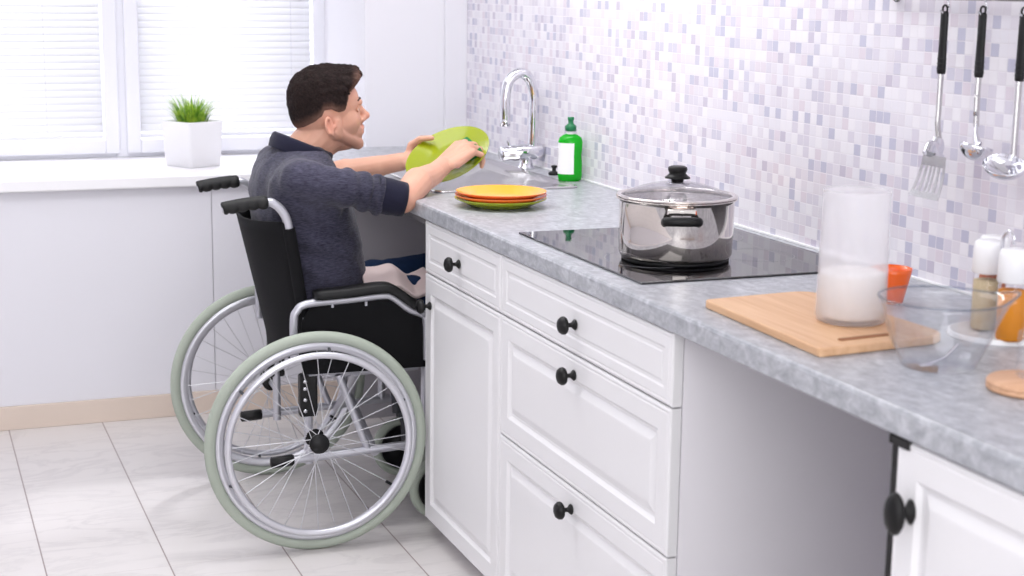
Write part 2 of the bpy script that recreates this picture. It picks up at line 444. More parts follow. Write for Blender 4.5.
    def prism(s, poly, d, smooth=False):
        """poly: list of 3D points, d: extrusion vector"""
        n = len(poly); vs = [V(p) for p in poly] + [V(p) + V(d) for p in poly]
        fs = [list(range(n))[::-1], list(range(n, 2 * n))] + [[k, (k + 1) % n, n + (k + 1) % n, n + k] for k in range(n)]
        return s.add(vs, fs, smooth)
    def mesh(s, name):
        me = bpy.data.meshes.new(name); me.from_pydata(s.v, [], s.f)
        me.polygons.foreach_set('use_smooth', s.sm)
        bm = bmesh.new(); bm.from_mesh(me); bmesh.ops.recalc_face_normals(bm, faces=bm.faces[:]); bm.to_mesh(me); bm.free()
        me.update(); return me
    def build(s, name, mat, parent=None, bevel=0, solid=0, subsurf=0):
        me = s.mesh(name); me.materials.append(mat); o = bpy.data.objects.new(name, me); COL.objects.link(o)
        if parent: o.parent = parent
        if solid:
            md = o.modifiers.new('solid', 'SOLIDIFY'); md.thickness = solid; md.offset = 0
        if bevel:
            md = o.modifiers.new('bevel', 'BEVEL'); md.width = bevel; md.segments = 3; md.limit_method = 'ANGLE'; md.angle_limit = .6; md.harden_normals = False
        if subsurf:
            md = o.modifiers.new('sub', 'SUBSURF'); md.levels = subsurf; md.render_levels = subsurf
        return o

def tag(o, label, cat, group=None, kind=None):
    o['label'] = label; o['category'] = cat
    if group: o['group'] = group
    if kind: o['kind'] = kind
    return o
def thing(name, label, cat, loc=(0, 0, 0), rz=0, group=None, kind=None):
    o = bpy.data.objects.new(name, None); COL.objects.link(o); o.location = loc; o.rotation_euler = (0, 0, rz); o.empty_display_size = .1
    return tag(o, label, cat, group, kind)
def struct(o):
    o['kind'] = 'structure'; return o
def axis_mat(c, ax, up=None):
    """matrix taking local z to ax, at c"""
    z = V(ax).normalized(); u = V(up) if up else (V((0, 0, 1)) if abs(z.z) < .9 else V((1, 0, 0)))
    x = (u - z * u.dot(z)).normalized(); y = z.cross(x)
    m = Matrix((x, y, z)).transposed().to_4x4(); m.translation = V(c); return m

# ------------------------------------------------------------------ camera
cam = bpy.data.cameras.new('camera'); co = bpy.data.objects.new('camera', cam); COL.objects.link(co); SC.camera = co
yaw, pit, rol = .3711, .1913, .0130
cy, sy, cp, sp = math.cos(yaw), math.sin(yaw), math.cos(pit), math.sin(pit)
f = V((sy * cp, cy * cp, -sp)); r = V((cy, -sy, 0)); u = r.cross(f)
r2 = r * math.cos(rol) + u * math.sin(rol); u2 = -r * math.sin(rol) + u * math.cos(rol)
mw = Matrix((r2, u2, -f)).transposed().to_4x4(); mw.translation = V((-1.2625, -3.8753, 1.467)); co.matrix_world = mw
cam.sensor_width = 36; cam.lens = 1578.8 / 1024 * 36
cam.dof.use_dof = True; cam.dof.focus_distance = 3.75; cam.dof.aperture_fstop = 5.0
cam.clip_start = .05

# ------------------------------------------------------------------ the room
YW, YG = 1.394, 1.955      # face of the window wall, plane of the window
LX = -2.7
struct(MB().box((LX - .2, -6.0, -.1), (.8, 2.2, 0)).build('floor', M['floor']))
struct(MB().box((LX - .2, -6.0, 2.6), (.8, 2.3, 2.7)).build('ceiling', M['ceil']))
struct(MB().box((.6, -6.0, 0), (.75, 2.2, 2.6)).build('wall_right', M['mosaic']))
struct(MB().box((LX - .15, -6.0, 0), (LX, 2.2, 2.6)).build('wall_left', M['wall']))
# window wall: solid pier right of the recess, infill under the sill, lintel
wb = MB()
wb.box((.237, YW, 0), (.62, 2.15, 2.6))
wb.box((LX, YW + .02, 0), (.237, 2.15, .787))
wb.box((LX, YW, 2.25), (.237, 2.15, 2.6))
wb.box((LX, YW, .787), (-2.3, 2.15, 2.25))
struct(wb.build('wall_back', M['wall']))
struct(MB().box((LX, YW, .078), (-.3005, YW + .02, .787), .001).box((-.2985, YW, .078), (.237, YW + .02, .787), .001).build('trim_1', M['panel']))
struct(MB().box((.52, YW - .022, .9), (.60, YW, 2.6), .002).build('trim_2', M['wall']))
struct(MB().box((LX, YW - .012, 0), (.6, YW + .002, .078), .002).build('baseboard_back', M['base']))

win = thing('window_1', 'white framed double window with closed venetian blinds above sill', 'window', (-1.0, YG, .83)); win['kind'] = 'structure'
win.location = (0, 0, 0)
X0, X1, Z0, Z1 = -2.3, .285, .826, 2.25
def frame_ring(mb, x0, x1, z0, z1, w, y0, y1, wb_=None):
    wb_ = wb_ or w
    mb.box((x0, y0, z0), (x0 + w, y1, z1), .003); mb.box((x1 - w, y0, z0), (x1, y1, z1), .003)
    mb.box((x0 + w, y0, z0), (x1 - w, y1, z0 + wb_), .003); mb.box((x0 + w, y0, z1 - wb_), (x1 - w, y1, z1), .003)
fr = MB(); frame_ring(fr, X0, X1, Z0, Z1, .045, YG + .01, YG + .08, .022); fr.box((-.535, YG + .005, Z0), (-.485, YG + .08, Z1), .003)
fr.build('window_frame', M['pvc'], win)
for nm, x0, x1 in (('left', -2.26, -.523), ('right', -.497, .245)):
    sh = MB(); frame_ring(sh, x0, x1, Z0 + .014, Z1 - .02, .05, YG - .008, YG + .05, .05)
    so = sh.build('window_sash', M['pvc'], win)
    MB().box((x0 + .05, YG + .045, Z0 + .05), (x1 - .05, YG + .049, Z1 - .05)).build('window_pane', M['pane'], so)
MB().box((LX, YW - .032, .787), (.24, YG + .02, .826), .005).build('window_sill', M['sill'], win)
def blind(x0, x1, label):
    t = thing('venetian_blind', label, 'blind', (x0, YG + .02, Z0 + .07), 0, 'white venetian blinds at the window')
    w = x1 - x0; s = MB(); z = .035; R = Matrix.Rotation(math.radians(62), 4, 'X')
    while z < 1.3:
        rows = []
        for k in range(5):
            a = (k - 2) / 2; rows.append([Matrix.Translation(V((0, 0, z))) @ R @ V((xx, a * .0145, .0018 * (1 - a * a))) for xx in (0, w)])
        s.grid(rows); z += .0246
    s.build('slat', M['blind'], t, solid=.0008)
    MB().box((0, -.012, 0), (w, .012, .016), .003).build('bottom_rail', M['pvc'], t)
    for fx in (.12, .88): MB().tube([(w * fx, -.013, .01), (w * fx, -.013, 1.3)], .0006, 6).build('ladder_cord', M['pvc'], t)
    return t
blind(-2.2, -.578, 'white venetian blind left of the window mullion')
blind(-.445, .19, 'white venetian blind right of the mullion behind the potted grass')

struct(MB().box((.02, .94, .06), (.60, .958, .86), .001).build('shade_panel', plain('under_sink_shade_grey', (178, 174, 180), .35)))  # grey panel added to stand in for the shade under the sink

# tile-to-worktop sealing strip
struct(MB().box((.595, -5.5, .90), (.60, YW, .905), .001).build('trim_3', M['whiteplastic']))

# ------------------------------------------------------------------ kitchen units
def front(y0, y1, z0, z1, steps):
    """profiled furniture front facing -x; steps: (inset, x)"""
    mb = MB(); rings = []
    for ins, x in steps:
        rings.append([V((x, y1 - ins, z0 + ins)), V((x, y1 - ins, z1 - ins)), V((x, y0 + ins, z1 - ins)), V((x, y0 + ins, z0 + ins))])
    mb.loft(rings, smooth=False); return mb
DOOR = [(0, .022), (0, .004), (.002, .001), (.006, 0), (.010, .001), (.013, 0), (.048, 0), (.056, .007), (.062, .0075), (.078, .0015), (.082, .001)]
DRAW = [(0, .022), (0, .004), (.002, .001), (.006, 0), (.010, .001), (.013, 0), (.030, 0), (.034, .002), (.040, .002), (.044, .0005)]
def knob(parent, y, z, tall=1.0):
    prof = [(0, .0), (.0105, .0), (.0115, .002), (.009, .005), (.005, .009), (.0045, .016), (.007, .019), (.0165, .0215), (.0188, .025), (.0185, .030), (.0145, .0355), (.0075, .0385), (0, .0393)]
    MB().lathe(prof, mat=axis_mat((0, y, z), (-1, 0, 0)), n=32, sx=tall).build('knob', M['knob'], parent)

W1, W2, W3 = .562, 1.4451, 2.092
ZT = .858
WE = W2 - .020
g = .0016
cab1 = thing('base_cabinet', 'white base cabinet with one drawer over a panel door, next to the wheelchair', 'cabinet', (.3, -W1 / 2, 0))
cab1.location = (0, 0, 0)
def carcass(y0, y1, par, x0=.024):
    c = MB()
    c.box((x0, y1 - .018, .05), (.585, y1, ZT)); c.box((x0, y0, .05), (.585, y0 + .018, ZT))
    c.box((x0, y0 + .018, .05), (.585, y1 - .018, .068)); c.box((.575, y0 + .018, .068), (.585, y1 - .018, ZT)); c.box((x0, y0 + .018, ZT - .018), (.585, y1 - .018, ZT))
    c.build('carcass', M['cabin'], par)
    MB().box((.06, y0, 0), (.075, y1, .05)).build('plinth', M['cabin'], par)
carcass(-W1, 0, cab1)
d = front(-W1 + g, -g, .7188 + g, ZT - .001, DRAW).build('drawer', M['cab'], cab1); knob(d, -.272, .786)
d = front(-W1 + g, -g, .0483, .7188 - g, DOOR).build('door', M['cab'], cab1); knob(d, -.047, .637)
cab2 = thing('drawer_cabinet', 'white base cabinet with three drawers under the hob', 'cabinet', (0, 0, 0))
carcass(-WE, -W1, cab2)
for z0, z1, st, kz in ((.7188, ZT - .001 + g, DRAW, .789), (.4355, .7188, DOOR, .683), (.0483, .4355, DOOR, .395)):
    d = front(-WE + g, -W1 - g, z0 + g, z1 - g, st).build('drawer', M['cab'], cab2); knob(d, -.990, kz - .006)
cab3 = thing('base_cabinet', 'white base cabinet with panel door and black side seal at the right edge', 'cabinet', (0, 0, 0))
carcass(-W3 - .7, -W3 - .012, cab3, .03)
d = front(-W3 - .7, -W3 - .0165, .0483, ZT - .002, DOOR).build('door', M['cab'], cab3); knob(d, -2.150, .762, 1.62)
MB().box((.004, -W3 - .012, .05), (.595, -W3, ZT)).build('seal_strip', M['blackgap'], cab3)
MB().box((-.003, -W3 - .046, ZT - .013), (.004, -W3, ZT), .001).build('hinge_bracket', M['blackgap'], cab3)

# worktop with a hole for the basin
BX0, BX1, BY0, BY1 = .135, .425, .40, .83
wt = MB(); XF = -.006
def edge_strip(y0, y1, x1):
    prof = [(x1, .86), (XF + .003, .86), (XF, .863), (XF, .893), (XF + .0025, .8982), (XF + .007, .90), (x1, .90)]
    wt.prism([(x, y0, z) for x, z in prof], (0, y1 - y0, 0))
edge_strip(-4.6, YW, BX0)
wt.box((BX0, -4.6, .86), (.60, BY0, .90)); wt.box((BX0, BY1, .86), (.60, YW, .90)); wt.box((BX1, BY0, .86), (.60, BY1, .90))
tag(wt.build('worktop', M['top']), 'long grey stone-look worktop along the tiled wall', 'worktop')

# sink
sk = thing('sink', 'stainless steel inset sink with drainer below the tall faucet', 'sink', (0, 0, 0))
SX0, SX1, SY0, SY1 = .088, .516, .172, .91
s = MB(); z = .9035
def rect(x0, x1, y0, y1, zz, rr=.03, n=6):
    o = []
    for cx, cy_, a0 in ((x1 - rr, y1 - rr, 0), (x0 + rr, y1 - rr, PI / 2), (x0 + rr, y0 + rr, PI), (x1 - rr, y0 + rr, 1.5 * PI)):
        for k in range(n + 1):
            a = a0 + PI / 2 * k / n; o.append(V((cx + rr * math.cos(a), cy_ + rr * math.sin(a), zz)))
    return o
s.loft([rect(SX0, SX1, SY0, SY1, .9002), rect(SX0, SX1, SY0, SY1, .9055), rect(SX0 + .006, SX1 - .006, SY0 + .006, SY1 - .006, .9065), rect(SX0 + .014, SX1 - .014, SY0 + .014, SY1 - .014, .9035),
        rect(BX0 + .004, BX1 - .004, BY0 + .004, BY1 - .004, .9032, .05), rect(BX0 + .008, BX1 - .008, BY0 + .008, BY1 - .008, .897, .05),
        rect(BX0 + .016, BX1 - .016, BY0 + .016, BY1 - .016, .77, .05), rect(BX0 + .05, BX1 - .05, BY0 + .05, BY1 - .05, .755, .04)])
s.build('basin', M['steel'], sk, bevel=.0)


MB().lathe([(0, .757), (.03, .757), (.035, .755)], c=((BX0 + BX1) / 2, (BY0 + BY1) / 2, .001)).build('drain', M['chrome'], sk)

# faucet
fa = thing('faucet', 'tall chrome gooseneck faucet behind the sink', 'faucet', (.541, .655, .9))
MB().lathe([(0, 0), (.027, 0), (.027, .006), (.021, .010), (.019, .035), (.024, .042), (0, .042)]).build('base', M['chrome'], fa)
bd = MB(); bd.lathe([(0, -.085), (.020, -.085), (.023, -.08), (.023, -.05), (.025, -.048), (.025, .045), (.022, .052), (0, .052)], mat=axis_mat((0, 0, .052), (1, .02, .04)), n=32)
bd.build('mixer_body', M['chrome'], fa)
sp_ = smooth_path([(.022, 0, .06), (.024, 0, .16), (.024, 0, .225), (.008, .0, .277), (-.025, 0, .295), (-.058, 0, .272), (-.07, 0, .225), (-.07, 0, .140)], 8)
MB().tube(sp_, .0160, 20).build('spout', M['chrome'], fa)
MB().lathe([(0, 0), (.0165, 0), (.0165, .02), (.015, .022)], c=(-.07, 0, .133), n=24).build('aerator', M['chrome'], fa)
MB().tube([(-.055, 0, .07), (-.058, 0, .082), (-.060, 0, .088)], [.006, .005, .006], 12).build('lever', M['chrome'], fa)

st = MB().lathe([(0, 0), (.016, 0), (.018, .004), (.014, .009), (.006, .012), (.006, .02), (.010, .023), (.009, .028), (0, .03)], c=(.565, .485, .9), n=24).build('drain_stopper', M['plastic'])
tag(st, 'small black drain stopper between the faucet and the green soap bottle', 'stopper')

# dish soap bottle
bt = thing('soap_bottle', 'clear bottle of green dish soap with white label by the tiled wall', 'bottle', (.552, .335, .9), -.35)
prof = [(0, .0), (.026, .0), (.033, .004), (.035, .012), (.035, .05), (.033, .075), (.035, .10), (.0355, .115), (.032, .127), (.020, .135), (.012, .138)]
MB().lathe(prof, n=40, sx=1.0, sy=.68).build('bottle_body', M['soap'], bt)
MB().lathe([(.0122, .137), (.0125, .146), (.010, .149)], n=24).build('neck', M['whiteplastic'], bt)
MB().lathe([(0, .146), (.0165, .146), (.017, .160), (.012, .164), (.008, .168), (.008, .176), (.0095, .179), (.0095, .186), (0, .187)], n=24).build('cap', M['dkgreen'], bt)
lb = []
for zz in (.022, .05, .075, .1, .112):
    rr = .0356 if zz != .075 else .0340
    lb.append([V((rr * math.cos(a), rr * .685 * math.sin(a), zz)) for a in [PI * (.97 + .62 * k / 12) for k in range(13)]])
MB().grid(lb).build('label', M['label'], bt)

# plates: one lathe profile, reused
def plate_prof(R, t=.004):
    up = [(0, .004), (R * .58, .004), (R * .66, .007), (R * .78, .0135), (R * .97, .022), (R, .0235)]
    lo = [(R * .995, .0205), (R * .8, .011), (R * .66, .002), (R * .6, 0), (R * .55, 0), (0, .0005)]
    return up, lo
def plate(name, label, cat, loc, R, mtop, mbot, group, rot=None):
    up, lo = plate_prof(R)
    t = thing(name, label, cat, loc, 0, group)
    MB().lathe(up, n=72).build('upper_face', M[mtop], t); MB().lathe([up[-1]] + lo, n=72).build('underside', M[mbot], t)
    if rot is not None: t.rotation_euler = rot
    return t
PSX, PSY = .170, -.105
G = 'plates stacked on the worktop'
plate('plate', 'lime green plate with yellow top, lowest of the stack on the worktop', 'plate', (PSX, PSY, .9003), .119, 'lemon', 'lime', G)
plate('plate', 'orange plate in the middle of the stack on the worktop', 'plate', (PSX + .001, PSY, .9085), .1185, 'orange', 'orange', G)
plate('plate', 'yellow-orange plate on top of the stack on the worktop', 'plate', (PSX + .002, PSY + .001, .9175), .117, 'yolk', 'orange', G)

# the held plate
PM = V((.881, -.259, .404)).normalized(); Pn = V((-.473, -.323, .823)); Pn = (Pn - PM * Pn.dot(PM)).normalized(); Pm = Pn.cross(PM)
P0 = V((.187, .36, .977))
def PP(a, b, h): return P0 + PM * a + Pm * b + Pn * h
hp = plate('plate', 'lime green plate held tilted over the sink', 'plate', PP(0, 0, -.012), .126, 'lime', 'lime', None)
hp.rotation_euler = Matrix((PM, Pm, Pn)).transposed().to_euler()

spg = MB().box((-.022, -.045, -.011), (.022, .045, .011), .005).build('sponge', M['sponge'])
spg.location = PP(.062, -.020, .012); spg.rotation_euler = (Matrix((PM, Pm, Pn)).transposed() @ Matrix.Rotation(.25, 3, 'Z')).to_euler()
tag(spg, 'dark green sponge under the right hand on the held plate', 'sponge')

# hob
hb = thing('cooktop', 'black glass cooktop set into the worktop', 'cooktop', (0, 0, 0))
MB().box((.048, -1.192, .9), (.565, -.543, .9045), .0025).build('glass_surface', M['hob'], hb)
mk = MB()
for (x, y, rr) in ((.19, -.96, .105), (.42, -.98, .08), (.19, -.72, .08), (.42, -.72, .1)):
    mk.torus(rr, .0006, Matrix.Translation(V((x, y, .9046))), 64, 6, .3)
mk.build('cooking_zone_marking', M['hobmark'], hb)

# pot
pt = thing('cooking_pot', 'polished steel pot with black handles and glass lid on the cooktop', 'pot', (.232, -.970, .9046))
MB().lathe([(0, .0), (.108, .0), (.112, .002), (.112, .007), (.108, .0075)], n=64).build('base_plate', M['plastic'], pt)
MB().lathe([(0, .0075), (.108, .0075), (.115, .010), (.1175, .016), (.119, .06), (.1195, .122), (.123, .127), (.126, .1285), (.126, .1305), (.121, .1305), (.117, .122), (.115, .02), (0, .016)], n=96).build('body', M['potsteel'], pt)
lid = MB(); pr_ = []
for k in range(12):
    rr = .118 * (1 - k / 11); pr_.append((rr, .133 + .030 * (1 - (rr / .118) ** 2)))
lid.lathe(pr_ + [(0, .160)] + [(a * .985, b - .003) for a, b in pr_[::-1]], n=72)
lo = lid.build('lid', M['lidglass'], pt)
MB().lathe([(.114, .129), (.122, .1305), (.1265, .133), (.1255, .136), (.117, .1368), (.113, .134), (.114, .129)], n=72).build('lid_rim', M['potsteel'], lo)
MB().lathe([(0, .160), (.012, .160), (.014, .168), (.026, .169), (.0265, .171), (.021, .175), (.017, .179), (.019, .183), (.0205, .187), (.0195, .192), (.014, .1945), (0, .195)], n=40).build('lid_knob', M['knob'], lo)
MB().lathe([(0, .157), (.02, .157), (.02, .160), (0, .160)], n=32).build('knob_collar', M['chrome'], lo)
def pot_handle(ang):
    Rz = Matrix.Rotation(ang, 4, 'Z')
    h = MB(); pts = [(.121, -.034, .094), (.138, -.034, .098), (.150, -.028, .1), (.155, 0, .1005), (.150, .028, .1), (.138, .034, .098), (.121, .034, .094)]
    h.tube([Rz @ V(p) for p in smooth_path(pts, 5)], .0095, 14, sy=.8)
    o = h.build('handle', M['plastic'], pt)
    b = MB()
    b.box((.1185, -.03, .108), (.126, .03, .122), .003, Rz); b.tube([Rz @ V((.119, 0, .113)), Rz @ V((.128, 0, .113))], .005, 10)
    b.build('handle_bracket', M['potsteel'], o)
pot_handle(math.radians(-112)); pot_handle(math.radians(68))

# cutting board
cb = thing('cutting_board', 'wooden cutting board under the tall flour jar', 'cutting board', (0, 0, 0))
A, B, C_, D_ = V((.061, -1.421)), V((.049, -1.825)), V((.312, -1.80)), V((.292, -1.40))
pl = []
for p, q, rr in ((A, (B, D_), .012), (B, (C_, A), .012), (C_, (D_, B), .05), (D_, (A, C_), .05)):
    a = (q[1] - p).normalized(); b = (q[0] - p).normalized(); s0 = p + a * rr; s1 = p + b * rr
    for k in range(7):
        t_ = k / 6; pl.append(s0 * (1 - t_) ** 2 + p * 2 * t_ * (1 - t_) + s1 * t_ ** 2)
MB().prism([(p.x, p.y, .9003) for p in pl], (0, 0, .015)).build('board', M['board'], cb, bevel=.003)
MB().tube([(.11, -1.785, .9155), (.205, -1.775, .9155)], .0035, 10, sy=1.5).build('grip_slot', M['boardhole'], cb)

# tall jar with flour
JX, JY = .208, -1.664
jr = MB().lathe([(0, .0), (.050, .0), (.0565, .003), (.0585, .01), (.0570, .115), (.0545, .212), (.0555, .219), (.0550, .222), (.0535, .2215), (.0522, .212), (.0544, .115), (.0555, .012), (0, .008)], c=(JX, JY, .9158), n=64).build('jar', M['jarglass'])
tag(jr, 'tall glass jar with flour-dusted sides on the cutting board', 'jar')
fl = MB().lathe([(0, .0095), (.050, .0095), (.0542, .014), (.0538, .08), (.0536, .083), (.04, .088), (.02, .082), (0, .086)], c=(JX, JY, .9158), n=48).build('flour', M['flour'])
tag(fl, 'white flour filling the lower part of the tall jar', 'flour', kind='stuff')

# orange cup
cu = thing('cup', 'small orange cup behind the tall jar on the worktop', 'cup', (.412, -1.482, .9))
MB().lathe([(0, 0), (.022, 0), (.024, .003), (.030, .03), (.036, .055), (.0375, .064), (.0365, .0645), (.034, .055), (.028, .03), (.02, .006), (0, .005)], n=40).build('cup_body', M['deeporange'], cu)
MB().lathe([(0, .006), (.027, .03), (.0335, .052), (0, .055)], n=32).build('contents', M['yolk'], cu)

# mixing bowl with spout
BWX, BWY = .196, -1.925
rings = []; inner = []; n = 64
for (rr, zz, lip) in ((.052, 0, 0), (.056, .003, 0), (.062, .015, 0), (.074, .04, .02), (.084, .07, .12), (.0925, .095, .5), (.096, .106, 1.0)):
    R1 = []
    for k in range(n):
        a = 2 * PI * k / n; da = math.atan2(math.sin(a + .38), math.cos(a + .38))
        e = math.exp(-(da / .30) ** 2) * lip
        R1.append(V(((rr + .022 * e) * math.cos(a), (rr + .022 * e) * math.sin(a), zz + .010 * e)))
    rings.append(R1)
for R1 in rings[::-1]:
    inner.append([V((p.x * .965, p.y * .965, p.z + (.0035 if R1 is rings[0] or R1 is rings[1] else 0))) for p in R1])
bw = MB(); bw.loft(rings + inner); bo = bw.build('mixing_bowl', M['bowlglass']); bo.location = (BWX, BWY, .9003)
tag(bo, 'clear glass mixing bowl with pouring lip on the worktop', 'bowl')
bo_r = MB(); rp = [p * .983 + V((0, 0, .0015)) for p in rings[-1]]
bo_r.tube(rp + [rp[0], rp[1]], .0022, 8, cap=False); bo_r.build('rim', thin_glass('rim_glass', (.80, .82, .85), edge=1.3), bo)

# small steel teaspoon, guessed from a thin dark line inside the bowl
sn = thing('teaspoon', 'thin steel spoon lying inside the glass mixing bowl', 'spoon', (BWX, BWY, .905))
MB().tube(smooth_path([(-.03, -.015, .004), (0, -.012, .010), (.028, -.008, .028)], 6), [.0012 + .0006 * k / 12 for k in range(13)], 8).build('handle', M['chrome'], sn)
MB().ell((-.034, -.016, .003), (.012, .007, .0015)).build('bowl', M['chrome'], sn)

# spice rack with three jars
rk = thing('spice_rack', 'white base tray of the spice jars with chrome loop handle', 'rack', (.420, -1.775, .9))
MB().lathe([(0, 0), (.080, 0), (.078, .002), (.078, .008), (.074, .009), (.072, .004), (0, .004)], n=48).build('tray', M['whiteplastic'], rk)
MB().tube(smooth_path([(0, 0, .004), (0, 0, .10), (0, 0, .152), (.0, -.004, .170), (0, -.016, .178), (0, -.028, .170), (0, -.028, .158)], 5), .0028, 10).build('loop_handle', M['chrome'], rk)
def spice(x, y, mat, label):
    t = thing('spice_jar', label, 'spice jar', (x, y, .9042), 0, 'white-capped spice jars on the rack')
    MB().lathe([(0, 0), (.021, 0), (.0235, .003), (.0235, .092), (.019, .1), (.019, .106)], n=36).build('glass_body', M['glass'], t)
    MB().lathe([(0, .003), (.020, .003), (.0222, .006), (.0222, .085), (0, .087)], n=36).build('contents', M[mat], t)
    MB().lathe([(0, .098), (.0245, .098), (.026, .1), (.0255, .138), (.024, .1485), (.021, .152), (0, .152)], n=36).build('cap', M['whiteplastic'], t)
spice(.416, -1.748, 'beigespice', 'white-capped spice jar of beige powder, middle of the three')
spice(.400, -1.834, 'orangespice', 'white-capped spice jar of orange powder at the right')
spice(.455, -1.712, 'brownspice', 'white-capped spice jar of brown powder, half hidden at the left')

# wooden coaster and glass canister at the frame's right edge
cs = MB().lathe([(0, 0), (.058, 0), (.061, .003), (.061, .006), (.0595, .0075), (.061, .009), (.061, .013), (.058, .016), (0, .016)], c=(.232, -2.092, .9003), n=56).build('coaster', M['disc'])
tag(cs, 'round wooden coaster at the right edge of the worktop', 'coaster')
cn = MB().lathe([(0, 0), (.028, 0), (.031, .003), (.031, .062), (.029, .066), (.029, .064), (.029, .004), (0, .003)], c=(.252, -2.083, .9166), n=40).build('drinking_glass', M['glass'])
tag(cn, 'pale glass tumbler standing on the round wooden coaster', 'glass')

# rail with hanging utensils
ry = .566
rl = thing('utensil_rail', 'steel rail on the tiled wall holding the utensils', 'rail', (0, 0, 0))
MB().tube([(ry, -1.15, 1.452), (ry, -1.95, 1.452)], .0075, 14).build('bar', M['steel'], rl)
for yy in (-1.18, -1.92):
    MB().tube([(ry, yy, 1.452), (.60, yy, 1.452)], .006, 12).lathe([(0, 0), (.014, 0), (.014, .004), (0, .004)], mat=axis_mat((.6, yy, 1.452), (-1, 0, 0)), n=24).build('bracket', M['steel'], rl)
def hook(y):
    MB().tube(smooth_path([(ry + .004, y, 1.4655), (ry - .008, y, 1.4625), (ry - .010, y, 1.450), (ry - .006, y, 1.440), (ry - .006, y - .004, 1.430), (ry - .014, y - .002, 1.4205), (ry - .022, y, 1.4255)], 5), .0018, 8).build('hook', M['chrome'], rl)
UY = (-1.398, -1.509, -1.621)
for y in UY: hook(y)
def handle_and_shank(t, zb, head):
    # local: hung at (0,0,0), down is -z
    h = MB(); prof = [(0, .004), (.007, .004), (.009, .0), (.0092, -.05), (.0098, -.085), (.0102, -.106), (.009, -.111), (0, -.112)]
    h.lathe(prof, n=20, sx=.7, sy=1.0); h.torus(.007, .002, axis_mat((0, 0, .008), (1, 0, 0)), 24, 8)
    for k in range(3): h.torus(.0098, .0012, Matrix.Translation(V((0, 0, -.083 - .009 * k))) @ Matrix.Diagonal((.7, 1, 1, 1)), 20, 6)
    h.build('handle', M['plastic'], t)
    MB().tube(smooth_path([(0, 0, -.11), (0, 0, -.18), (.0, 0, zb + .03), head], 6), .0038, 12, sy=1.5).build('shank', M['steel'], t)
ZU = 1.4205
# spatula
t = thing('slotted_spatula', 'slotted steel spatula with black handle, leftmost on the rail', 'spatula', (ry - .012, UY[0], ZU))
handle_and_shank(t, -.235, (.006, 0, -.238))
MB().tube(smooth_path([(.004, 0, -.232), (.0, -.003, -.245), (-.010, -.008, -.252), (-.014, -.012, -.262)], 5), [.005 + .007 * k / 15 for k in range(16)], 12, sy=2.2).build('neck', M['chrome'], t)
bl = MB(); zt_, zb_ = -.262, -.343
def bz(u_, v_):   # v 0 top .. 1 bottom, u -1..1
    w = .034 + .012 * v_; return V((-.014 - .012 * v_ + .004 * math.sin(v_ * PI), u_ * w - .016 + .012 * v_, zt_ + (zb_ - zt_) * v_))
cols = [-1, -.82, -.58, -.42, -.20, -.08, .08, .20, .42, .58, .82, 1]
rows_ = [0, .25, .4, .55, .7, .85, 1]
vs = [bz(c, v_) for v_ in rows_ for c in cols]; nc = len(cols); fs = []
for i in range(len(rows_) - 1):
    for k in range(nc - 1):
        if k in (1, 3, 5, 7, 9) and 1 <= i <= 4: continue
        fs.append([i * nc + k, i * nc + k + 1, (i + 1) * nc + k + 1, (i + 1) * nc + k])
bl.add(vs, fs, False); bl.build('blade', M['steel'], t, solid=.0014)
# ladle seen edge-on
t = thing('ladle', 'steel ladle with black handle, middle of the hanging utensils', 'ladle', (ry - .012, UY[1], ZU))
handle_and_shank(t, -.17, (.002, 0, -.20))
MB().tube(smooth_path([(.002, 0, -.195), (-.004, -.009, -.215), (-.006, -.018, -.230)], 6), [.005 + .010 * k / 12 for k in range(13)], 12, sy=.5).build('neck', M['chrome'], t)
bp_ = []
for k in range(9):
    a = PI / 2 * k / 8; bp_.append((.030 * math.sin(a), -.027 * math.cos(a)))
MB().lathe(bp_ + [(.0285, 0.0005)] + [(x * .95, zz * .93) for x, zz in bp_[::-1]], mat=Matrix.Translation(V((-.012, -.024, -.232))) @ Matrix.Rotation(.25, 4, 'Y'), n=36, sx=1, sy=1).build('cup', M['chrome'], t)
# serving spoon
t = thing('serving_spoon', 'large steel serving spoon with black handle, hanging at the right edge', 'spoon', (ry - .012, UY[2], ZU))
handle_and_shank(t, -.23, (.0, .0, -.245))
MB().lathe([(x * 1.5, zz * .9) for x, zz in bp_] + [(.044, .0005)] + [(x * 1.45, zz * .84) for x, zz in bp_[::-1]], mat=Matrix.Translation(V((-.026, -.008, -.254))) @ Matrix.Rotation(-.35, 4, 'Y') @ Matrix.Rotation(.25, 4, 'X'), n=40, sx=.72, sy=.95).build('bowl', M['chrome'], t)
MB().tube(smooth_path([(0, 0, -.24), (-.004, .001, -.254), (-.014, -.006, -.256)], 5), .006, 12, sy=1.6).build('neck', M['chrome'], t)

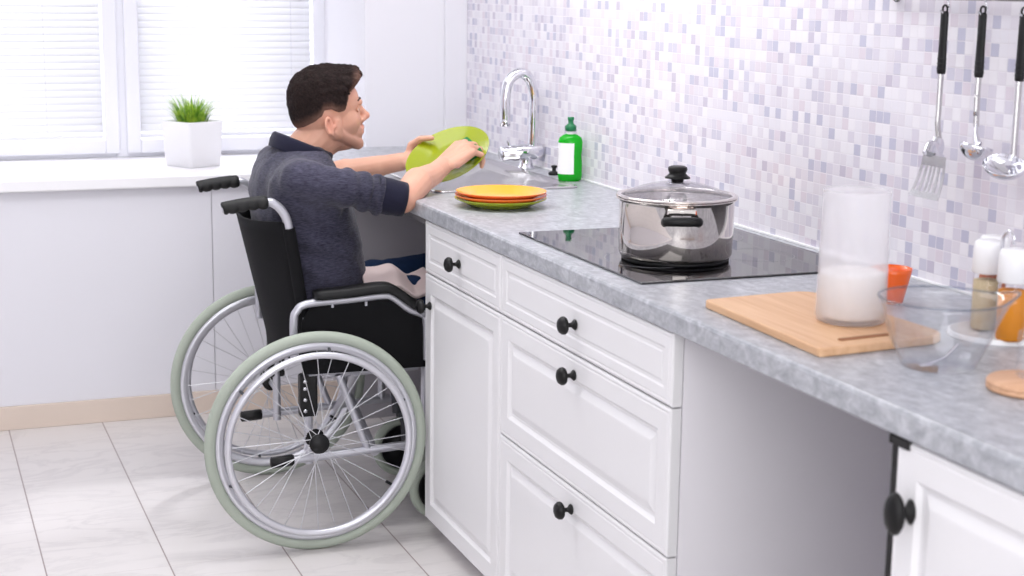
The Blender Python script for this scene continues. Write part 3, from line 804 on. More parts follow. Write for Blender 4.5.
# ------------------------------------------------------------------ potted grass
pp = thing('potted_grass', 'green grass plant in square white pot on the window sill', 'plant', (-.3155, 1.635, .8262), math.radians(29.4))
def sq(h, z, rr=.012):
    return rect(-h, h, -h, h, z, rr, 4)
MB().loft([sq(.066, 0), sq(.070, .003), sq(.0765, .150), sq(.0775, .156), sq(.0745, .157), sq(.072, .15), sq(.070, .13)]).build('pot', M['pot'], pp)
MB().loft([sq(.0705, .128), sq(.0705, .14)]).build('soil', M['soil'], pp)
gr = MB()
for i in range(210):
    a = random.uniform(0, 2 * PI); r0 = .052 * math.sqrt(random.random()); hgt = random.uniform(.07, .150) * (1 - 3 * r0 * .8); ln = random.uniform(.1, .55) + r0 * 6
    b0 = V((r0 * math.cos(a), r0 * math.sin(a), .138)); dr_ = V((math.cos(a + random.uniform(-.5, .5)), math.sin(a + random.uniform(-.5, .5)), 0)); wd = V((-dr_.y, dr_.x, 0)) * random.uniform(.0025, .0042)
    vs = []
    for k in range(6):
        t_ = k / 5; c = b0 + V((0, 0, hgt * (t_ - .35 * ln * t_ * t_))) + dr_ * (hgt * ln * t_ ** 1.7); ww = wd * (1 - t_ ** 2) * (0.6 + .8 * t_ * (1 - t_) * 2)
        vs += [c - ww, c + ww]
    gr.add(vs, [[2 * k, 2 * k + 1, 2 * k + 3, 2 * k + 2] for k in range(5)], True)
gr.build('leaves', M['grass'], pp)

# ------------------------------------------------------------------ wheelchair
wc = thing('wheelchair', 'manual wheelchair with silver frame, black seat and grey-green tyres on the floor', 'wheelchair', (-.2865, .315, 0), math.radians(-2))
WR = .292
def big_wheel(s_):
    y = s_ * .335; Y = (0, s_, 0); am = axis_mat((0, y, WR), Y, (0, 0, 1))
    w = MB(); w.lathe([(.243, -.008), (.255, -.013), (.264, -.012), (.264, .012), (.255, .013), (.243, .008), (.243, -.008)], mat=am, n=72)
    wo = w.build('rear_wheel', M['rimsilver'], wc)
    MB().torus(.2770, .0150, am, 96, 16, .95).build('tyre', M['tire'], wo)
    am2 = axis_mat((0, y + s_ * .034, WR), Y, (0, 0, 1))
    MB().torus(.2365, .0092, am2, 96, 12).build('handrim', M['rimsilver'], wo)
    tb = MB()
    for k in range(6):
        a = 2 * PI * k / 6 + .4; d_ = V((math.cos(a), 0, math.sin(a)))
        tb.tube([V((0, y + s_ * .008, WR)) + d_ * .250, V((0, y + s_ * .034, WR)) + d_ * .238], .004, 8)
        tb.build('handrim_bracket', M['darkgrey'], wo); tb = MB()
    MB().lathe([(0, -.034), (.014, -.034), (.014, -.03), (.026, -.028), (.026, -.022), (.016, -.018), (.016, .018), (.026, .022), (.026, .028), (.016, .032), (.010, .036), (0, .037)], mat=am, n=28).build('hub', M['plastic'], wo)
    proto = None; nsp = 32
    for k in range(nsp):
        a = 2 * PI * k / nsp; side = 1 if k % 2 else -1; off = .62 if (k // 2) % 2 else -.62
        a0 = a + off; p0 = V((.022 * math.cos(a0), side * .024, .022 * math.sin(a0))); p1 = V((.25 * math.cos(a), side * .003, .25 * math.sin(a)))
        MB().tube([V((0, y, WR)) + p0, V((0, y, WR)) + p1], .0012, 6).build('spoke', M['spoke'], wo)
    MB().tube([V((0, y, WR)) + V((math.cos(-.6), 0, math.sin(-.6))) * .245, V((0, y, WR)) + V((math.cos(-.6), 0, math.sin(-.6))) * .222], .004, 8).build('valve', M['plastic'], wo)
for s_ in (-1, 1): big_wheel(s_)
for s_ in (-1, 1):
    yb, ya, yf = s_ * .222, s_ * .256, s_ * .235
    # back post, curve to the push handle
    post = smooth_path([(0, yb, .20), (0, yb, .40), (-.004, yb, .56), (-.030, yb, .74), (-.046, yb, .84), (-.058, yb, .875), (-.082, yb, .900), (-.11, yb, .904), (-.215, yb, .893)], 6)
    po = MB().tube(post, .0115, 14).build('back_post', M['silver'], wc)
    MB().tube(smooth_path([(-.001, yb, .47), (-.006, yb, .57), (-.030, yb, .74), (-.045, yb, .835)], 6), .0165, 14).build('post_sleeve', M['nylon'], po)
    gp = MB(); P_ = []; R_ = []
    for k in range(29):
        t_ = k / 28; P_.append(V((-.098 - .116 * t_, yb, .906 + (.0012 * math.cos(t_ * 2 * PI * 4.5)) - .004 * t_ - .010 * t_ * t_))); R_.append(.0172 - (.0012 * math.cos(t_ * 2 * PI * 4.5)) - (.004 if k in (0, 28) else 0))
    gp.tube(P_, R_, 16); gp.build('push_grip', M['foam'], wc)
    # armrest
    arm = smooth_path([(-.042, ya, .50), (-.042, ya, .595), (-.034, ya, .622), (-.006, ya, .640), (.10, ya, .646), (.195, ya, .652), (.225, ya, .645), (.268, ya, .612), (.30, ya, .598), (.315, ya, .580), (.318, ya, .47)], 6)
    ao = MB().tube(arm, .0105, 14).build('armrest', M['silver'], wc)
    pad = MB(); cen = smooth_path([(.012, ya, .662), (.10, ya, .666), (.19, ya, .673), (.225, ya, .664), (.272, ya, .630), (.292, ya, .618)], 5)
    rg = []
    for i, (p, t_, a_, b_) in enumerate(frames(cen)):
        k_ = .75 if i in (0, len(cen) - 1) else 1; q = []
        for (cx_, cz_) in ((-.024, -.011), (.024, -.011), (.027, -.006), (.027, .006), (.022, .013), (-.022, .013), (-.027, .006), (-.027, -.006)):
            q.append(p + V((0, 1, 0)) * cx_ * k_ + V((-t_.z, 0, t_.x)) * cz_ * k_)
        rg.append(q)
    pad.loft(rg); pad.build('arm_pad', M['plastic'], ao)
    for xx in (.06, .15): MB().tube([(xx, ya + s_ * .004, .639), (xx, ya + s_ * .004, .628)], .004, 8).build('pad_screw', M['silver'], ao)
    MB().tube([(-.006, s_ * .244, .46), (-.006, s_ * .244, .60)], .0095, 12).build('arm_socket', M['silver'], wc)
    sg = [(-.02, 0, .45), (.315, 0, .45), (.312, 0, .575), (.295, 0, .592), (.262, 0, .607), (.218, 0, .642), (.19, 0, .645), (.02, 0, .636), (-.005, 0, .62), (-.02, 0, .59)]
    MB().prism([(x, s_ * .248, zz) for x, _, zz in sg], (0, s_ * .006, 0)).build('side_guard', M['nylon'], wc)
    # seat rail, lower rail, uprights
    MB().tube([(-.0, yf, .452), (.33, yf, .458)], .0115, 14).build('seat_rail', M['silver'], wc)
    MB().tube([(.05, s_ * .19, .432), (.31, s_ * .19, .436)], .0105, 12).build('seat_support_tube', M['silver'], wc)
    lr = MB().tube([(-.085, yf, .214), (.0, yf, .218), (.36, yf, .236)], .0115, 14).build('lower_rail', M['silver'], wc)
    MB().tube([(-.105, yf, .213), (-.102, yf, .213), (-.046, yf, .216), (-.043, yf, .216)], [.010, .0155, .0155, .013], 14).build('rail_cap', M['plastic'], lr)
    MB().tube(smooth_path([(.318, yf, .23), (.318, yf, .40), (.325, yf, .452), (.345, yf, .462), (.40, yf, .455), (.437, yf, .42), (.452, s_ * .225, .30), (.475, s_ * .20, .15)], 5), .011, 14).build('front_tube', M['silver'], wc)
    ax = MB().box((-.024, s_ * .225 - .012, .33), (.024, s_ * .225 + .020, .445), .006).build('axle_plate', M['plastic'], wc)
    for zz in (.35, .38, .41, .43): MB().lathe([(0, 0), (.005, 0), (.005, .003), (0, .004)], mat=axis_mat((-.012, s_ * .245, zz), (0, s_, 0)), n=12).build('bolt', M['chrome'], ax)
    MB().tube([(0, s_ * .225, WR), (0, s_ * .33, WR)], .009, 12).build('axle', M['silver'], wc)
    # caster
    ck = bpy.data.objects.new('caster', None)
    cm = axis_mat((.375, s_ * .205, .092), (0, 1, 0), (0, 0, 1))
    co_ = MB().lathe([(0, -.014), (.02, -.014), (.022, -.006), (.062, -.006), (.068, -.013), (.068, .013), (.062, .006), (.022, .006), (.02, .014), (0, .014)], mat=cm, n=48).build('caster', M['plastic'], wc)
    MB().torus(.079, .0135, cm, 56, 12, 1.05).build('caster_tyre', M['tire'], co_)
    fk = MB()
    for q in (-.024, .024): fk.tube([(.375, s_ * .205 + q, .09), (.372, s_ * .205 + q * .95, .17), (.365, s_ * .205 + q * .6, .20)], [.009, .009, .009], 10)
    fk.tube([(.362, s_ * .212, .195), (.358, s_ * .228, .30)], .016, 14); fk.build('fork', M['darkgrey'], co_)
    # brake lever block, foot plate
    MB().tube(smooth_path([(.22, s_ * .262, .46), (.24, s_ * .268, .44), (.235, s_ * .27, .41)], 4), .006, 10).box((.215, s_ * .255 - .01, .405), (.245, s_ * .255 + .012, .455), .005).build('brake', M['plastic'], wc)
    MB().box((.46, s_ * .11 - .085, .125), (.60, s_ * .11 + .085, .137), .004).build('foot_plate', M['plastic'], wc)
    MB().tube([(.13, -s_ * .22, .44), (.16, 0, .325), (.18, s_ * .232, .215)], .0115, 14).build('cross_brace', M['silver'], wc)
    MB().tube([(.08, yf, .44), (.16, yf, .225)], .0100, 12).build('side_strut', M['silver'], wc)
# seat and back sling
MB().box((-.01, -.222, .462), (.37, .222, .474), .004).build('seat_sling', M['nylon'], wc)
MB().box((.0, -.212, .475), (.36, .212, .500), .010).build('seat_cushion', M['nylon'], wc)
rows = []
for i in range(15):
    zz = .475 + (.852 - .475) * i / 14; xb = -.001 - .046 * max(0, (zz - .5) / .34); bl_ = .045 + .035 * ((zz - .47) / .38); R1 = []
    for k in range(21):
        q = -1 + 2 * k / 20; R1.append(V((xb - .006 - bl_ * (1 - abs(q) ** 2.2), q * .226, zz - .012 * (1 - q * q) * (i / 14))))
    rows.append(R1)
MB().grid(rows).build('back_sling', M['nylon'], wc, solid=.008)

# ------------------------------------------------------------------ the person
def remesh(mb, name, voxel, smooth=4, fac=.5):
    me = mb.mesh(name + '_raw'); o = bpy.data.objects.new(name + '_raw', me); COL.objects.link(o)
    md = o.modifiers.new('r', 'REMESH'); md.mode = 'VOXEL'; md.voxel_size = voxel; md.use_smooth_shade = True
    if smooth:
        ms = o.modifiers.new('s', 'SMOOTH'); ms.factor = fac; ms.iterations = smooth
    dg = bpy.context.evaluated_depsgraph_get(); dg.update()
    res = bpy.data.meshes.new_from_object(o.evaluated_get(dg)); bpy.data.objects.remove(o); bpy.data.meshes.remove(me); res.name = name
    res.polygons.foreach_set('use_smooth', [True] * len(res.polygons)); return res
def obj(name, me, mat, parent):
    me.materials.clear(); me.materials.append(mat); o = bpy.data.objects.new(name, me); COL.objects.link(o); o.parent = parent; return o

man = thing('person', 'man in a navy sweater seated in the wheelchair, washing a plate', 'person', (0, 0, 0))
HS = .945
HC = V((-.176, .302, 1.116))                       # head centre
HR = Matrix.Rotation(.06, 3, 'Z') @ Matrix.Rotation(math.radians(-6), 3, 'Y')
def H(p): return HC + HR @ V(p)
SHR, SHL = V((-.318, .112, .962)), V((-.285, .492, .965))
ELR, ELL_ = V((-.032, .085, .900)), V((-.125, .63, .895))
WRR, WRL = PP(-.024, -.110, .052), PP(-.130, .108, -.020)
torso = [(.50, -.205, .115, .170), (.54, -.205, .125, .175), (.60, -.212, .134, .176), (.68, -.222, .140, .176), (.76, -.235, .138, .182), (.84, -.25, .132, .195), (.90, -.262, .125, .200), (.95, -.268, .112, .188), (.985, -.268, .095, .155), (1.012, -.262, .076, .105), (1.03, -.255, .055, .07)]
def torso_rings(grow):
    rg = []
    for zz, cx_, a_, b_ in torso:
        q = []
        for k in range(36):
            an = 2 * PI * k / 36; c_, s__ = math.cos(an), math.sin(an); e = .85
            q.append(V((cx_ + (a_ + grow) * math.copysign(abs(c_) ** e, c_), .312 + (b_ + grow) * math.copysign(abs(s__) ** e, s__), zz)))
        rg.append(q)
    return rg

b = MB()
b.loft(torso_rings(-.022))
b.cap((-.258, .312, .99), H((-.032, 0, -.055)), .060, .056); b.cap((-.245, .312, 1.0), H((.0, 0, -.06)), .05, .05)
# head
n0_ = len(b.v)
b.ell(H((-.012, 0, .034)), (.099, .077, .082), HR); b.ell(H((.034, 0, -.022)), (.056, .058, .080), HR); b.ell(H((-.03, 0, .01)), (.08, .074, .075), HR)
b.ell(H((.045, 0, .03)), (.045, .062, .055), HR)
for q in (-1, 1):
    b.cap(H((-.008, q * .052, -.052)), H((.070, q * .016, -.096)), .021, .018)
    b.cap(H((.0, q * .058, -.02)), H((.0, q * .052, -.06)), .016, .018)
    b.ell(H((.046, q * .034, -.024)), (.030, .022, .032), HR)
    b.cap(H((.082, q * .034, .020)), H((.090, q * .012, .018)), .011, .010)
    b.cap(H((.098, q * .009, -.031)), H((.094, q * .014, -.033)), .0085, .007)
    # ear: rim, lobe, bowl
    ec = V((-.027, q * .076, -.030)); pts = []
    for k in range(13):
        a_ = math.radians(-70 + 270 * k / 12 + 20)
        pts.append(H(ec + V((-.004 - .0135 * math.sin(a_ - 1.2) * 1.0 - .004 * math.cos(a_), q * (.010 + .004 * math.sin(a_ - 1.2)), 0)) * 1.0 + V((0, 0, .0235 * math.cos(a_ - 1.2)))))
    b.chain(pts, [.0048] * 13); b.ell(H(ec + V((.0, q * .002, -.002))), (.013, .006, .020), HR); b.ell(H(ec + V((.004, q * .006, -.022))), (.0075, .005, .009), HR)
    b.ell(H(ec + V((.013, q * .002, -.004))), (.005, .006, .008), HR)
b.cap(H((.072, -.012, -.100)), H((.072, .012, -.100)), .0185, .0185)
b.ell(H((.066, 0, -.066)), (.027, .036, .034), HR)
b.chain([H((.087, 0, .016)), H((.098, 0, -.006)), H((.111, 0, -.024))], [.0085, .009, .0115]); b.cap(H((.111, 0, -.024)), H((.090, 0, -.038)), .0105, .010)
b.chain([H((.084, -.021, -.059)), H((.0935, -.007, -.055)), H((.0935, .007, -.055)), H((.084, .021, -.059))], [.0055, .007, .007, .0055])
b.chain([H((.083, -.019, -.066)), H((.0905, -.006, -.0685)), H((.0905, .006, -.0685)), H((.083, .019, -.066))], [.0055, .0078, .0078, .0055])
b.cap(H((.045, 0, -.088)), H((-.01, 0, -.078)), .028, .040)
b.v[n0_:] = [tuple(HC + (V(v) - HC) * HS) for v in b.v[n0_:]]
def H(p): return HC + HR @ (V(p) * HS)
# arms
b.chain([V((-.27, .19, .925)), SHR + V((.035, .035, -.028)), SHR.lerp(ELR, .5), ELR], [.04, .026, .030, .034]); b.chain([V((-.27, .43, .925)), SHL + V((.03, -.03, -.028)), SHL.lerp(ELL_, .5), ELL_], [.04, .026, .030, .034])
mr = ELR.lerp(WRR, .35); ml = ELL_.lerp(WRL, .35)
b.chain([ELR, mr + V((0, 0, .014)), ELR.lerp(WRR, .75), WRR], [.037, .041, .031, .0265]); b.chain([ELL_, ml, ELL_.lerp(WRL, .75), WRL], [.038, .041, .031, .0265])
# legs and feet
HIP = [V((-.20, .225, .585)), V((-.20, .40, .585))]; KN = [V((.175, .205, .612)), V((.165, .435, .628))]; AN = [V((.235, .205, .235)), V((.235, .43, .235))]
for h_, k_, a_ in zip(HIP, KN, AN):
    b.chain([h_, h_.lerp(k_, .5), k_], [.075, .064, .050]); b.chain([k_, k_.lerp(a_, .35), a_], [.048, .048, .034]); b.cap(a_ + V((-.01, 0, -.03)), a_ + V((.12, 0, -.06)), .032, .026)

def hand(mb, W, F, S, Nn, curls, spread, thumb, scale=1.0, flen=(.078, .086, .080, .062)):
    """W wrist, F forward, S towards the thumb side, Nn out of the back of the hand. curls: per finger three bend angles"""
    W, F, S, Nn = V(W), V(F).normalized(), V(S), V(Nn); S = (S - F * S.dot(F)).normalized(); Nn = F.cross(S) if F.cross(S).dot(Nn) > 0 else S.cross(F)
    kn = []
    for i in range(4):
        off = (.029 - .0195 * i) * scale; fwd = (.088, .092, .088, .079)[i] * scale; arch = (0, .003, .001, -.004)[i]
        k_ = W + F * fwd + S * off + Nn * arch; kn.append(k_)
        mb.cap(W + F * .014 + S * off * .62, k_, .0135 * scale, .0105 * scale)
        mb.cap(W + F * .03 + S * off * .8 - Nn * .006, k_ - Nn * .004, .0125 * scale, .0095 * scale)
        ang = spread[i]; d0 = (F * math.cos(ang) + S * math.sin(ang)).normalized(); p = k_; tot = 0; Ls = [flen[i] * q * scale for q in (.50, .29, .21)]; rs = [.0095, .0085, .0078, .0066]
        rs = [x * scale * (.9 if i == 3 else 1) for x in rs]
        for j in range(3):
            tot += curls[i][j]; dd = d0 * math.cos(tot) - Nn * math.sin(tot); q_ = p + dd * Ls[j]; mb.cap(p, q_, rs[j], rs[j + 1]); p = q_
    mb.cap(W + F * .02 + S * .012 - Nn * .006, W + F * .05 + S * .02 - Nn * .008, .017 * scale, .013 * scale)   # ball of the thumb
    pts = [W + F * .022 + S * .018 - Nn * .004] + [V(t__) for t__ in thumb]
    mb.chain(pts, [x * scale for x in (.0150, .0120, .0100, .0078)][:len(pts)])
    return kn
# right hand on the sponge
F1 = (PM * .80 + Pm * .60).normalized(); S1 = Pn.cross(F1)
hand(b, WRR, F1 - Pn * .10, S1, Pn, [(.42, .55, .3), (.62, .75, .45), (.72, .85, .5), (.8, .9, .5)], (.22, .04, -.10, -.22),
     [PP(-.010, -.070, .044), PP(.004, -.036, .036), PP(.024, -.012, .026)], 1.14)
# left hand under and over the far left edge
F2 = (PM * .95 - Pm * .22 + Pn * .02).normalized(); S2 = Pn.cross(F2)
hand(b, WRL, F2 - Pn * .16, S2, -Pn, [(.02, .10, .1), (.0, .10, .1), (.0, .1, .1), (.0, .12, .1)], (.10, .02, -.06, -.14),
     [PP(-.085, .128, .006), PP(-.052, .110, .024), PP(-.022, .090, .024)], 1.0)
me = remesh(b, 'body', .0032, 3, .5)
body = obj('body', me, M['skin'], man)
st_a = me.attributes.new('stubble', 'FLOAT', 'POINT'); ro_a = me.attributes.new('rosy', 'FLOAT', 'POINT')
HRi = HR.transposed(); sv = []; rv = []
def sstep(a, b_, x):
    t_ = max(0, min(1, (x - a) / (b_ - a))); return t_ * t_ * (3 - 2 * t_)
for v in me.vertices:
    p = HRi @ (v.co - HC) / HS; s0 = r0 = 0
    if p.z > -.16 and p.length < .2 and p.x > -.05:
        s0 = .55 * sstep(-.030, -.055, p.z) * sstep(-.02, .015, p.x) * (1 - sstep(-.098, -.135, p.z))
        if p.x > .078 and abs(p.y) < .026 and -.075 < p.z < -.049: r0 = .4; s0 *= .2
        e_ = (p - V((-.022, math.copysign(.084, p.y), -.026))).length; r0 = max(r0, .45 * sstep(.036, .012, e_))
        r0 = max(r0, .35 * sstep(.03, .008, (p - V((.112, 0, -.026))).length))
    sv.append(s0); rv.append(r0)
st_a.data.foreach_set('value', sv); ro_a.data.foreach_set('value', rv)

# eyes and brows
for q in (-1, 1):
    e = MB(); e.ell(H((.0715, q * .029, .003)), (.0106, .0106, .0106), HR); eo = e.build('eye', M['eyewhite'], man)
    MB().ell(H((.0800, q * .0285, .002)), (.0030, .0052, .0052), HR).build('iris', M['iris'], eo)
    MB().chain([H((.0855, q * .014, .0265)), H((.0875, q * .028, .0305)), H((.076, q * .047, .027))], [.0032, .0036, .002]).build('eyebrow', M['brow'], man)
    MB().chain([H((.080, q * .017, .006)), H((.0825, q * .023, .0105)), H((.0825, q * .031, .0115)), H((.076, q * .041, .007)), H((.071, q * .045, .001))], [.003, .0042, .0045, .004, .003]).chain([H((.080, q * .018, -.002)), H((.081, q * .028, -.006)), H((.074, q * .041, -.004))], [.0028, .0032, .0028]).build('eyelid', M['skin'], man)

# hair: a cap grown from the scalp
bv = BVHTree.FromPolygons([v.co.copy() for v in me.vertices], [tuple(p.vertices) for p in me.polygons])
def hair_thick(d):
    """d: unit direction in head space from the cranium centre"""
    az = math.atan2(abs(d.y), d.x)                    # 0 front .. pi back
    el_ = math.asin(max(-1, min(1, d.z)))
    # lower hairline elevation by azimuth
    keys = [(0, .40), (.45, .40), (.70, .34), (.90, .16), (1.0, -.10), (1.08, -.40), (1.3, -.42), (1.45, -.36), (1.6, -.26), (1.88, -.27), (2.0, -.48), (2.3, -.60), (2.7, -.70), (3.2, -.74)]
    for (a0, e0), (a1, e1) in zip(keys, keys[1:]):
        if a0 <= az <= a1: hl = e0 + (e1 - e0) * (az - a0) / (a1 - a0); break
    m_ = sstep(hl - .04, hl + .12, el_)
    top = sstep(.15, .95, el_); frontm = sstep(.0, .75, d.x)
    th = .005 + .011 * top + .025 * frontm ** 2 * sstep(.22, .46, el_) * sstep(1.3, .5, el_)
    th += .004 * sstep(-.5, .4, el_)
    return m_, th, el_ - hl
HCc = V((-.012, 0, .03)); verts = []; faces = []; fade = []
EARD = V((-.017, .076, -.060)).normalized(); EARD2 = V((-.017, -.076, -.060)).normalized()
nu, nv = 200, 110
for i in range(nv + 1):
    a_ = PI * i / nv
    for k in range(nu):
        t_ = 2 * PI * k / nu; d_ = V((math.sin(a_) * math.cos(t_), math.sin(a_) * math.sin(t_), math.cos(a_)))
        wd = HR @ d_; o_ = H(HCc)
        hit = bv.ray_cast(o_ + wd * .3, -wd)
        dist = (hit[0] - o_).length if hit[0] is not None else .09
        dist = min(dist, .115)
        if d_.angle(EARD if d_.y > 0 else EARD2) < .36: dist = min(dist, .078)
        m_, th, ab = hair_thick(d_)
        jit = 1 + .18 * noise.noise(d_ * 5 + V((3, 1, 7))) + .30 * noise.noise(V((d_.x * 6, d_.y * 40, d_.z * 7)))
        rr = (dist + th * jit) * m_ + (min(dist, .084) - .014) * (1 - m_)
        verts.append(o_ + wd * rr); fade.append(.85 * (1 - sstep(.02, .42, ab)) if d_.x < .75 else 0.1)
for i in range(nv):
    for k in range(nu):
        k2 = (k + 1) % nu; faces.append((i * nu + k, (i + 1) * nu + k, (i + 1) * nu + k2, i * nu + k2))
# short tufts that break up the outline on top and at the forelock
for i in range(1500):
    z_ = random.uniform(.25, 1); t_ = random.uniform(-PI, PI); s__ = math.sqrt(1 - z_ * z_); d_ = V((s__ * math.cos(t_), s__ * math.sin(t_), z_))
    m_, th, ab = hair_thick(d_)
    if m_ < .95 or ab < .3: continue
    wd = HR @ d_; o_ = H(HCc); hit = bv.ray_cast(o_ + wd * .3, -wd)
    if hit[0] is None: continue
    base_ = hit[0] + wd * (th * .70)
    lean = HR @ V((1.0, d_.y * .6, .05 if d_.x > .2 else -.1)); lean = (lean - wd * lean.dot(wd)); lean = lean.normalized() if lean.length > .05 else wd
    ln = .010 + .006 * sstep(.3, .9, z_) + (.006 if d_.x > .35 else 0)
    dr_ = (wd * .22 + lean * 1.0 + V((random.uniform(-.3, .3), random.uniform(-.3, .3), random.uniform(-.2, .2)))).normalized()
    sd = dr_.cross(wd).normalized() * .0022; mid = base_ + dr_ * ln * .55 + wd * .0015; tip = base_ + dr_ * ln * random.uniform(.8, 1.25) - wd * .001
    nn = len(verts); verts += [base_ - sd, base_ + sd, mid - sd * .8, mid + sd * .8, tip]; fade += [0] * 5
    up_ = wd * .0016; verts += [base_ + up_, mid + up_]; fade += [0, 0]
    faces += [(nn, nn + 5, nn + 6, nn + 2), (nn + 5, nn + 1, nn + 3, nn + 6), (nn + 2, nn + 6, nn + 4), (nn + 6, nn + 3, nn + 4)]
hm = bpy.data.meshes.new('hair'); hm.from_pydata([tuple(v) for v in verts], [], faces); hm.polygons.foreach_set('use_smooth', [True] * len(hm.polygons))
fa_ = hm.attributes.new('fade', 'FLOAT', 'POINT'); fa_.data.foreach_set('value', fade)
obj('hair', hm, M['hair'], man)

# sweater
s = MB(); s.loft(torso_rings(.002))
s.ell((-.287, .170, .925), (.092, .078, .082)); s.ell((-.277, .448, .925), (.090, .078, .082))
shc = V((-.272, .312, .962))
s.chain([shc + V((0, -.08, 0)), SHR + V((.01, .0, -.004)), SHR.lerp(ELR, .45), SHR.lerp(ELR, .80), ELR + V((-.082, 0, .006))], [.050, .057, .055, .049, .045])
s.chain([shc + V((0, .08, 0)), SHL, SHL.lerp(ELL_, .5), ELL_ + V((-.004, .0, .0))], [.050, .056, .056, .048])
sm = remesh(s, 'sweater', .006, 22, .5)
bm_ = bmesh.new(); bm_.from_mesh(sm)
near_ = [v for v in bm_.verts if min((v.co - SHR).length, (v.co - SHL).length, (v.co - V((-.287, .17, .92))).length, (v.co - V((-.277, .448, .92))).length) < .135]
for _ in range(70): bmesh.ops.smooth_vert(bm_, verts=near_, factor=.5, use_axis_x=True, use_axis_y=True, use_axis_z=True)
bm_.normal_update(); bm_.to_mesh(sm); bm_.free(); sm.update()
def seg_t(p, a_, b_):
    ab = b_ - a_; return max(0, min(1, (p - a_).dot(ab) / ab.length_squared))
for v in sm.vertices:
    p = v.co; nrm = v.normal; d_ = .0035 * noise.noise(p * 16) + .002 * noise.noise(p * 40)
    t_ = seg_t(p, SHR, ELR); q = SHR.lerp(ELR, t_)
    bl_ = sstep(.10, .07, (p - q).length) * sstep(.05, .35, t_)
    w_ = sstep(.3, .75, t_); wav = math.sin(t_ * 44 + 5 * noise.noise(p * 9)); d_ += bl_ * (.0068 * w_ * wav + .006 * (1 - w_) * noise.noise(V((t_ * 9, p.z * 26, p.y * 10))))
    # diagonal folds from the armpit across the back
    d_ += sstep(.985, .90, p.z) * .006 * noise.noise(V((p.x * 6 + p.z * 22, p.y * 8, p.z * 10))) + (1 - bl_) * .003 * math.sin(p.z * 70 + p.x * 40 + 6 * noise.noise(p * 7)) * sstep(.9, .7, p.z)
    v.co = p + nrm * d_
sw = obj('sweater', sm, M['sweater'], man)
# ribbed cuffs and collar
def cuff(a_, b_, r0, r1):
    pts = [a_.lerp(b_, k / 6) for k in range(7)]; rr = [r0 + (r1 - r0) * k / 6 + (.0008 if k % 2 else 0) for k in range(7)]
    MB().tube(pts + [pts[-1] - (b_ - a_) * .05], rr + [r1 - .012], 32).build('cuff', M['rib'], sw)
ax_ = (ELR - SHR).normalized()
cuff(ELR - ax_ * .078, ELR + ax_ * .002, .0500, .0455); ax_ = (WRL - ELL_).normalized(); cuff(ELL_ + ax_ * .0, ELL_ + ax_ * .05, .049, .046)
cl = MB(); rg = []
nc_ = V((-.248, .308, 1.028)); ax_ = (H((-.03, 0, -.07)) - nc_).normalized(); cmx = axis_mat(nc_, V((.40, 0, 1)), (1, 0, 0))
for (rr, hh) in ((.084, -.034), (.0875, -.012), (.085, .003), (.080, .008), (.075, .003), (.072, -.02)):
    rg.append([cmx @ V((rr * 1.02 * math.cos(2 * PI * k / 40), rr * math.sin(2 * PI * k / 40), hh)) for k in range(40)])
cl.loft(rg, cap=False); cl.build('collar', M['rib'], sw)

# jeans
j = MB(); j.ell((-.185, .312, .575), (.118, .18, .080))
for h_, k_, a_ in zip(HIP, KN, AN):
    j.chain([h_, h_.lerp(k_, .5), k_], [.086, .076, .064]); j.chain([k_, k_.lerp(a_, .4), a_ + V((.0, 0, .0))], [.062, .060, .052])
jm = remesh(j, 'jeans', .007, 4)
for v in jm.vertices: v.co += v.normal * (.003 * noise.noise(v.co * 22) + .002 * noise.noise(v.co * 50))
obj('jeans', jm, M['jeans'], man)
for a_ in AN:
    fx = a_ + V((0, 0, -.098 + .0)); sh = MB()
    sh.cap(fx + V((-.03, 0, .045)), fx + V((.17, 0, .035)), .042, .034); sh.cap(fx + V((-.02, 0, .055)), fx + V((.0, 0, .10)), .044, .042)
    so = obj('shoe', remesh(sh, 'shoe', .006, 4), M['shoe'], man)
    MB().loft([[V((fx.x + .07 + (.125) * math.cos(q), fx.y + .042 * math.sin(q), zz)) for q in [2 * PI * k / 32 for k in range(32)]] for zz in (.138, .158)]).build('sole', M['sole'], so)

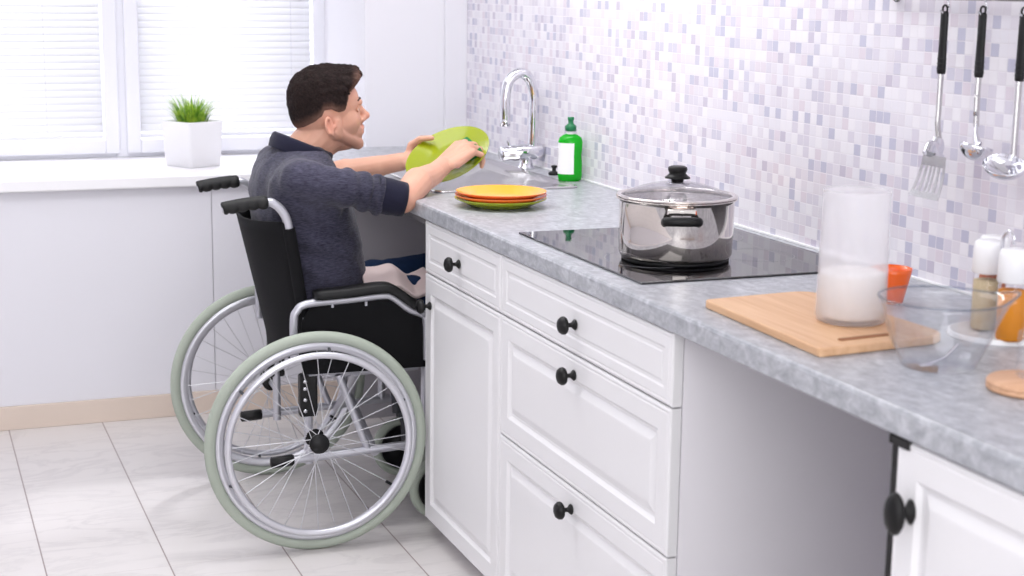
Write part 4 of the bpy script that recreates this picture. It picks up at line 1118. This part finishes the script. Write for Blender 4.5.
# folded towel on the lap
tw = MB(); path = smooth_path([(-.118, .0, .690), (-.070, 0, .688), (-.030, 0, .694), (-.010, 0, .684), (.020, 0, .662), (.045, 0, .668), (.075, 0, .680)], 5); rows = []
for p in path:
    rows.append([V((p.x + .012 * (q - .5), .125 + .13 * q, p.z - .026 + .036 * q - .010 * (2 * q - 1) ** 2 + .002 * noise.noise(V((p.x * 30, q * 4, 0))))) for q in [k / 10 for k in range(11)]])
to = tw.grid(rows).build('towel', M['towel'], None, solid=.012, bevel=.003)
tag(to, 'folded pale pink towel lying across the lap of the seated man', 'towel')

# ------------------------------------------------------------------ light
w = bpy.data.worlds.new('daylight'); SC.world = w; w.use_nodes = True
bg = w.node_tree.nodes['Background']; bg.inputs['Color'].default_value = (.96, .97, 1, 1); bg.inputs['Strength'].default_value = 1.12
def area(name, loc, target, sx, sy_, power, col=(1, 1, 1)):
    l = bpy.data.lights.new(name, 'AREA'); l.shape = 'RECTANGLE'; l.size = sx; l.size_y = sy_; l.energy = power; l.color = col
    o = bpy.data.objects.new(name, l); COL.objects.link(o); o.location = loc
    o.rotation_euler = (V(target) - V(loc)).to_track_quat('-Z', 'Y').to_euler(); return o
area('added_ceiling_light', (-1.0, .0, 2.58), (-1.0, .0, 0), 1.9, 1.9, 27)  # unseen overhead light added to brighten the window end of the room
area('added_ceiling_light', (-1.3, -3.2, 2.58), (-1.3, -3.2, 0), 1.8, 1.8, 24)  # second unseen overhead light, added for the near end
area('assumed_wall_wash', (.18, -.15, 2.45), (.6, -.15, 1.3), .2, 1.5, 15)  # unseen light assumed high by the wall, added to whiten the far tiles
area('rear_fill_light', (-1.2, -5.9, 1.7), (-.2, -1.0, .8), 2.6, 1.7, 52)  # unseen fill light added behind the camera to brighten surfaces facing it
area('window_daylight', (-.95, 2.6, 1.75), (-.95, 1.0, 1.5), 2.4, 1.6, 60)
sun = bpy.data.lights.new('sun', 'SUN'); sun.energy = 1.5; sun.angle = .05; so_ = bpy.data.objects.new('sun', sun); COL.objects.link(so_)
so_.rotation_euler = V((-.25, -.6, -.75)).to_track_quat('-Z', 'Y').to_euler()

SC.view_settings.view_transform = 'Standard'; SC.view_settings.look = 'None'; SC.view_settings.gamma = 1; SC.view_settings.exposure = .08
SC.view_settings.use_curve_mapping = False
SC.cycles.max_bounces = 10; SC.cycles.transparent_max_bounces = 24
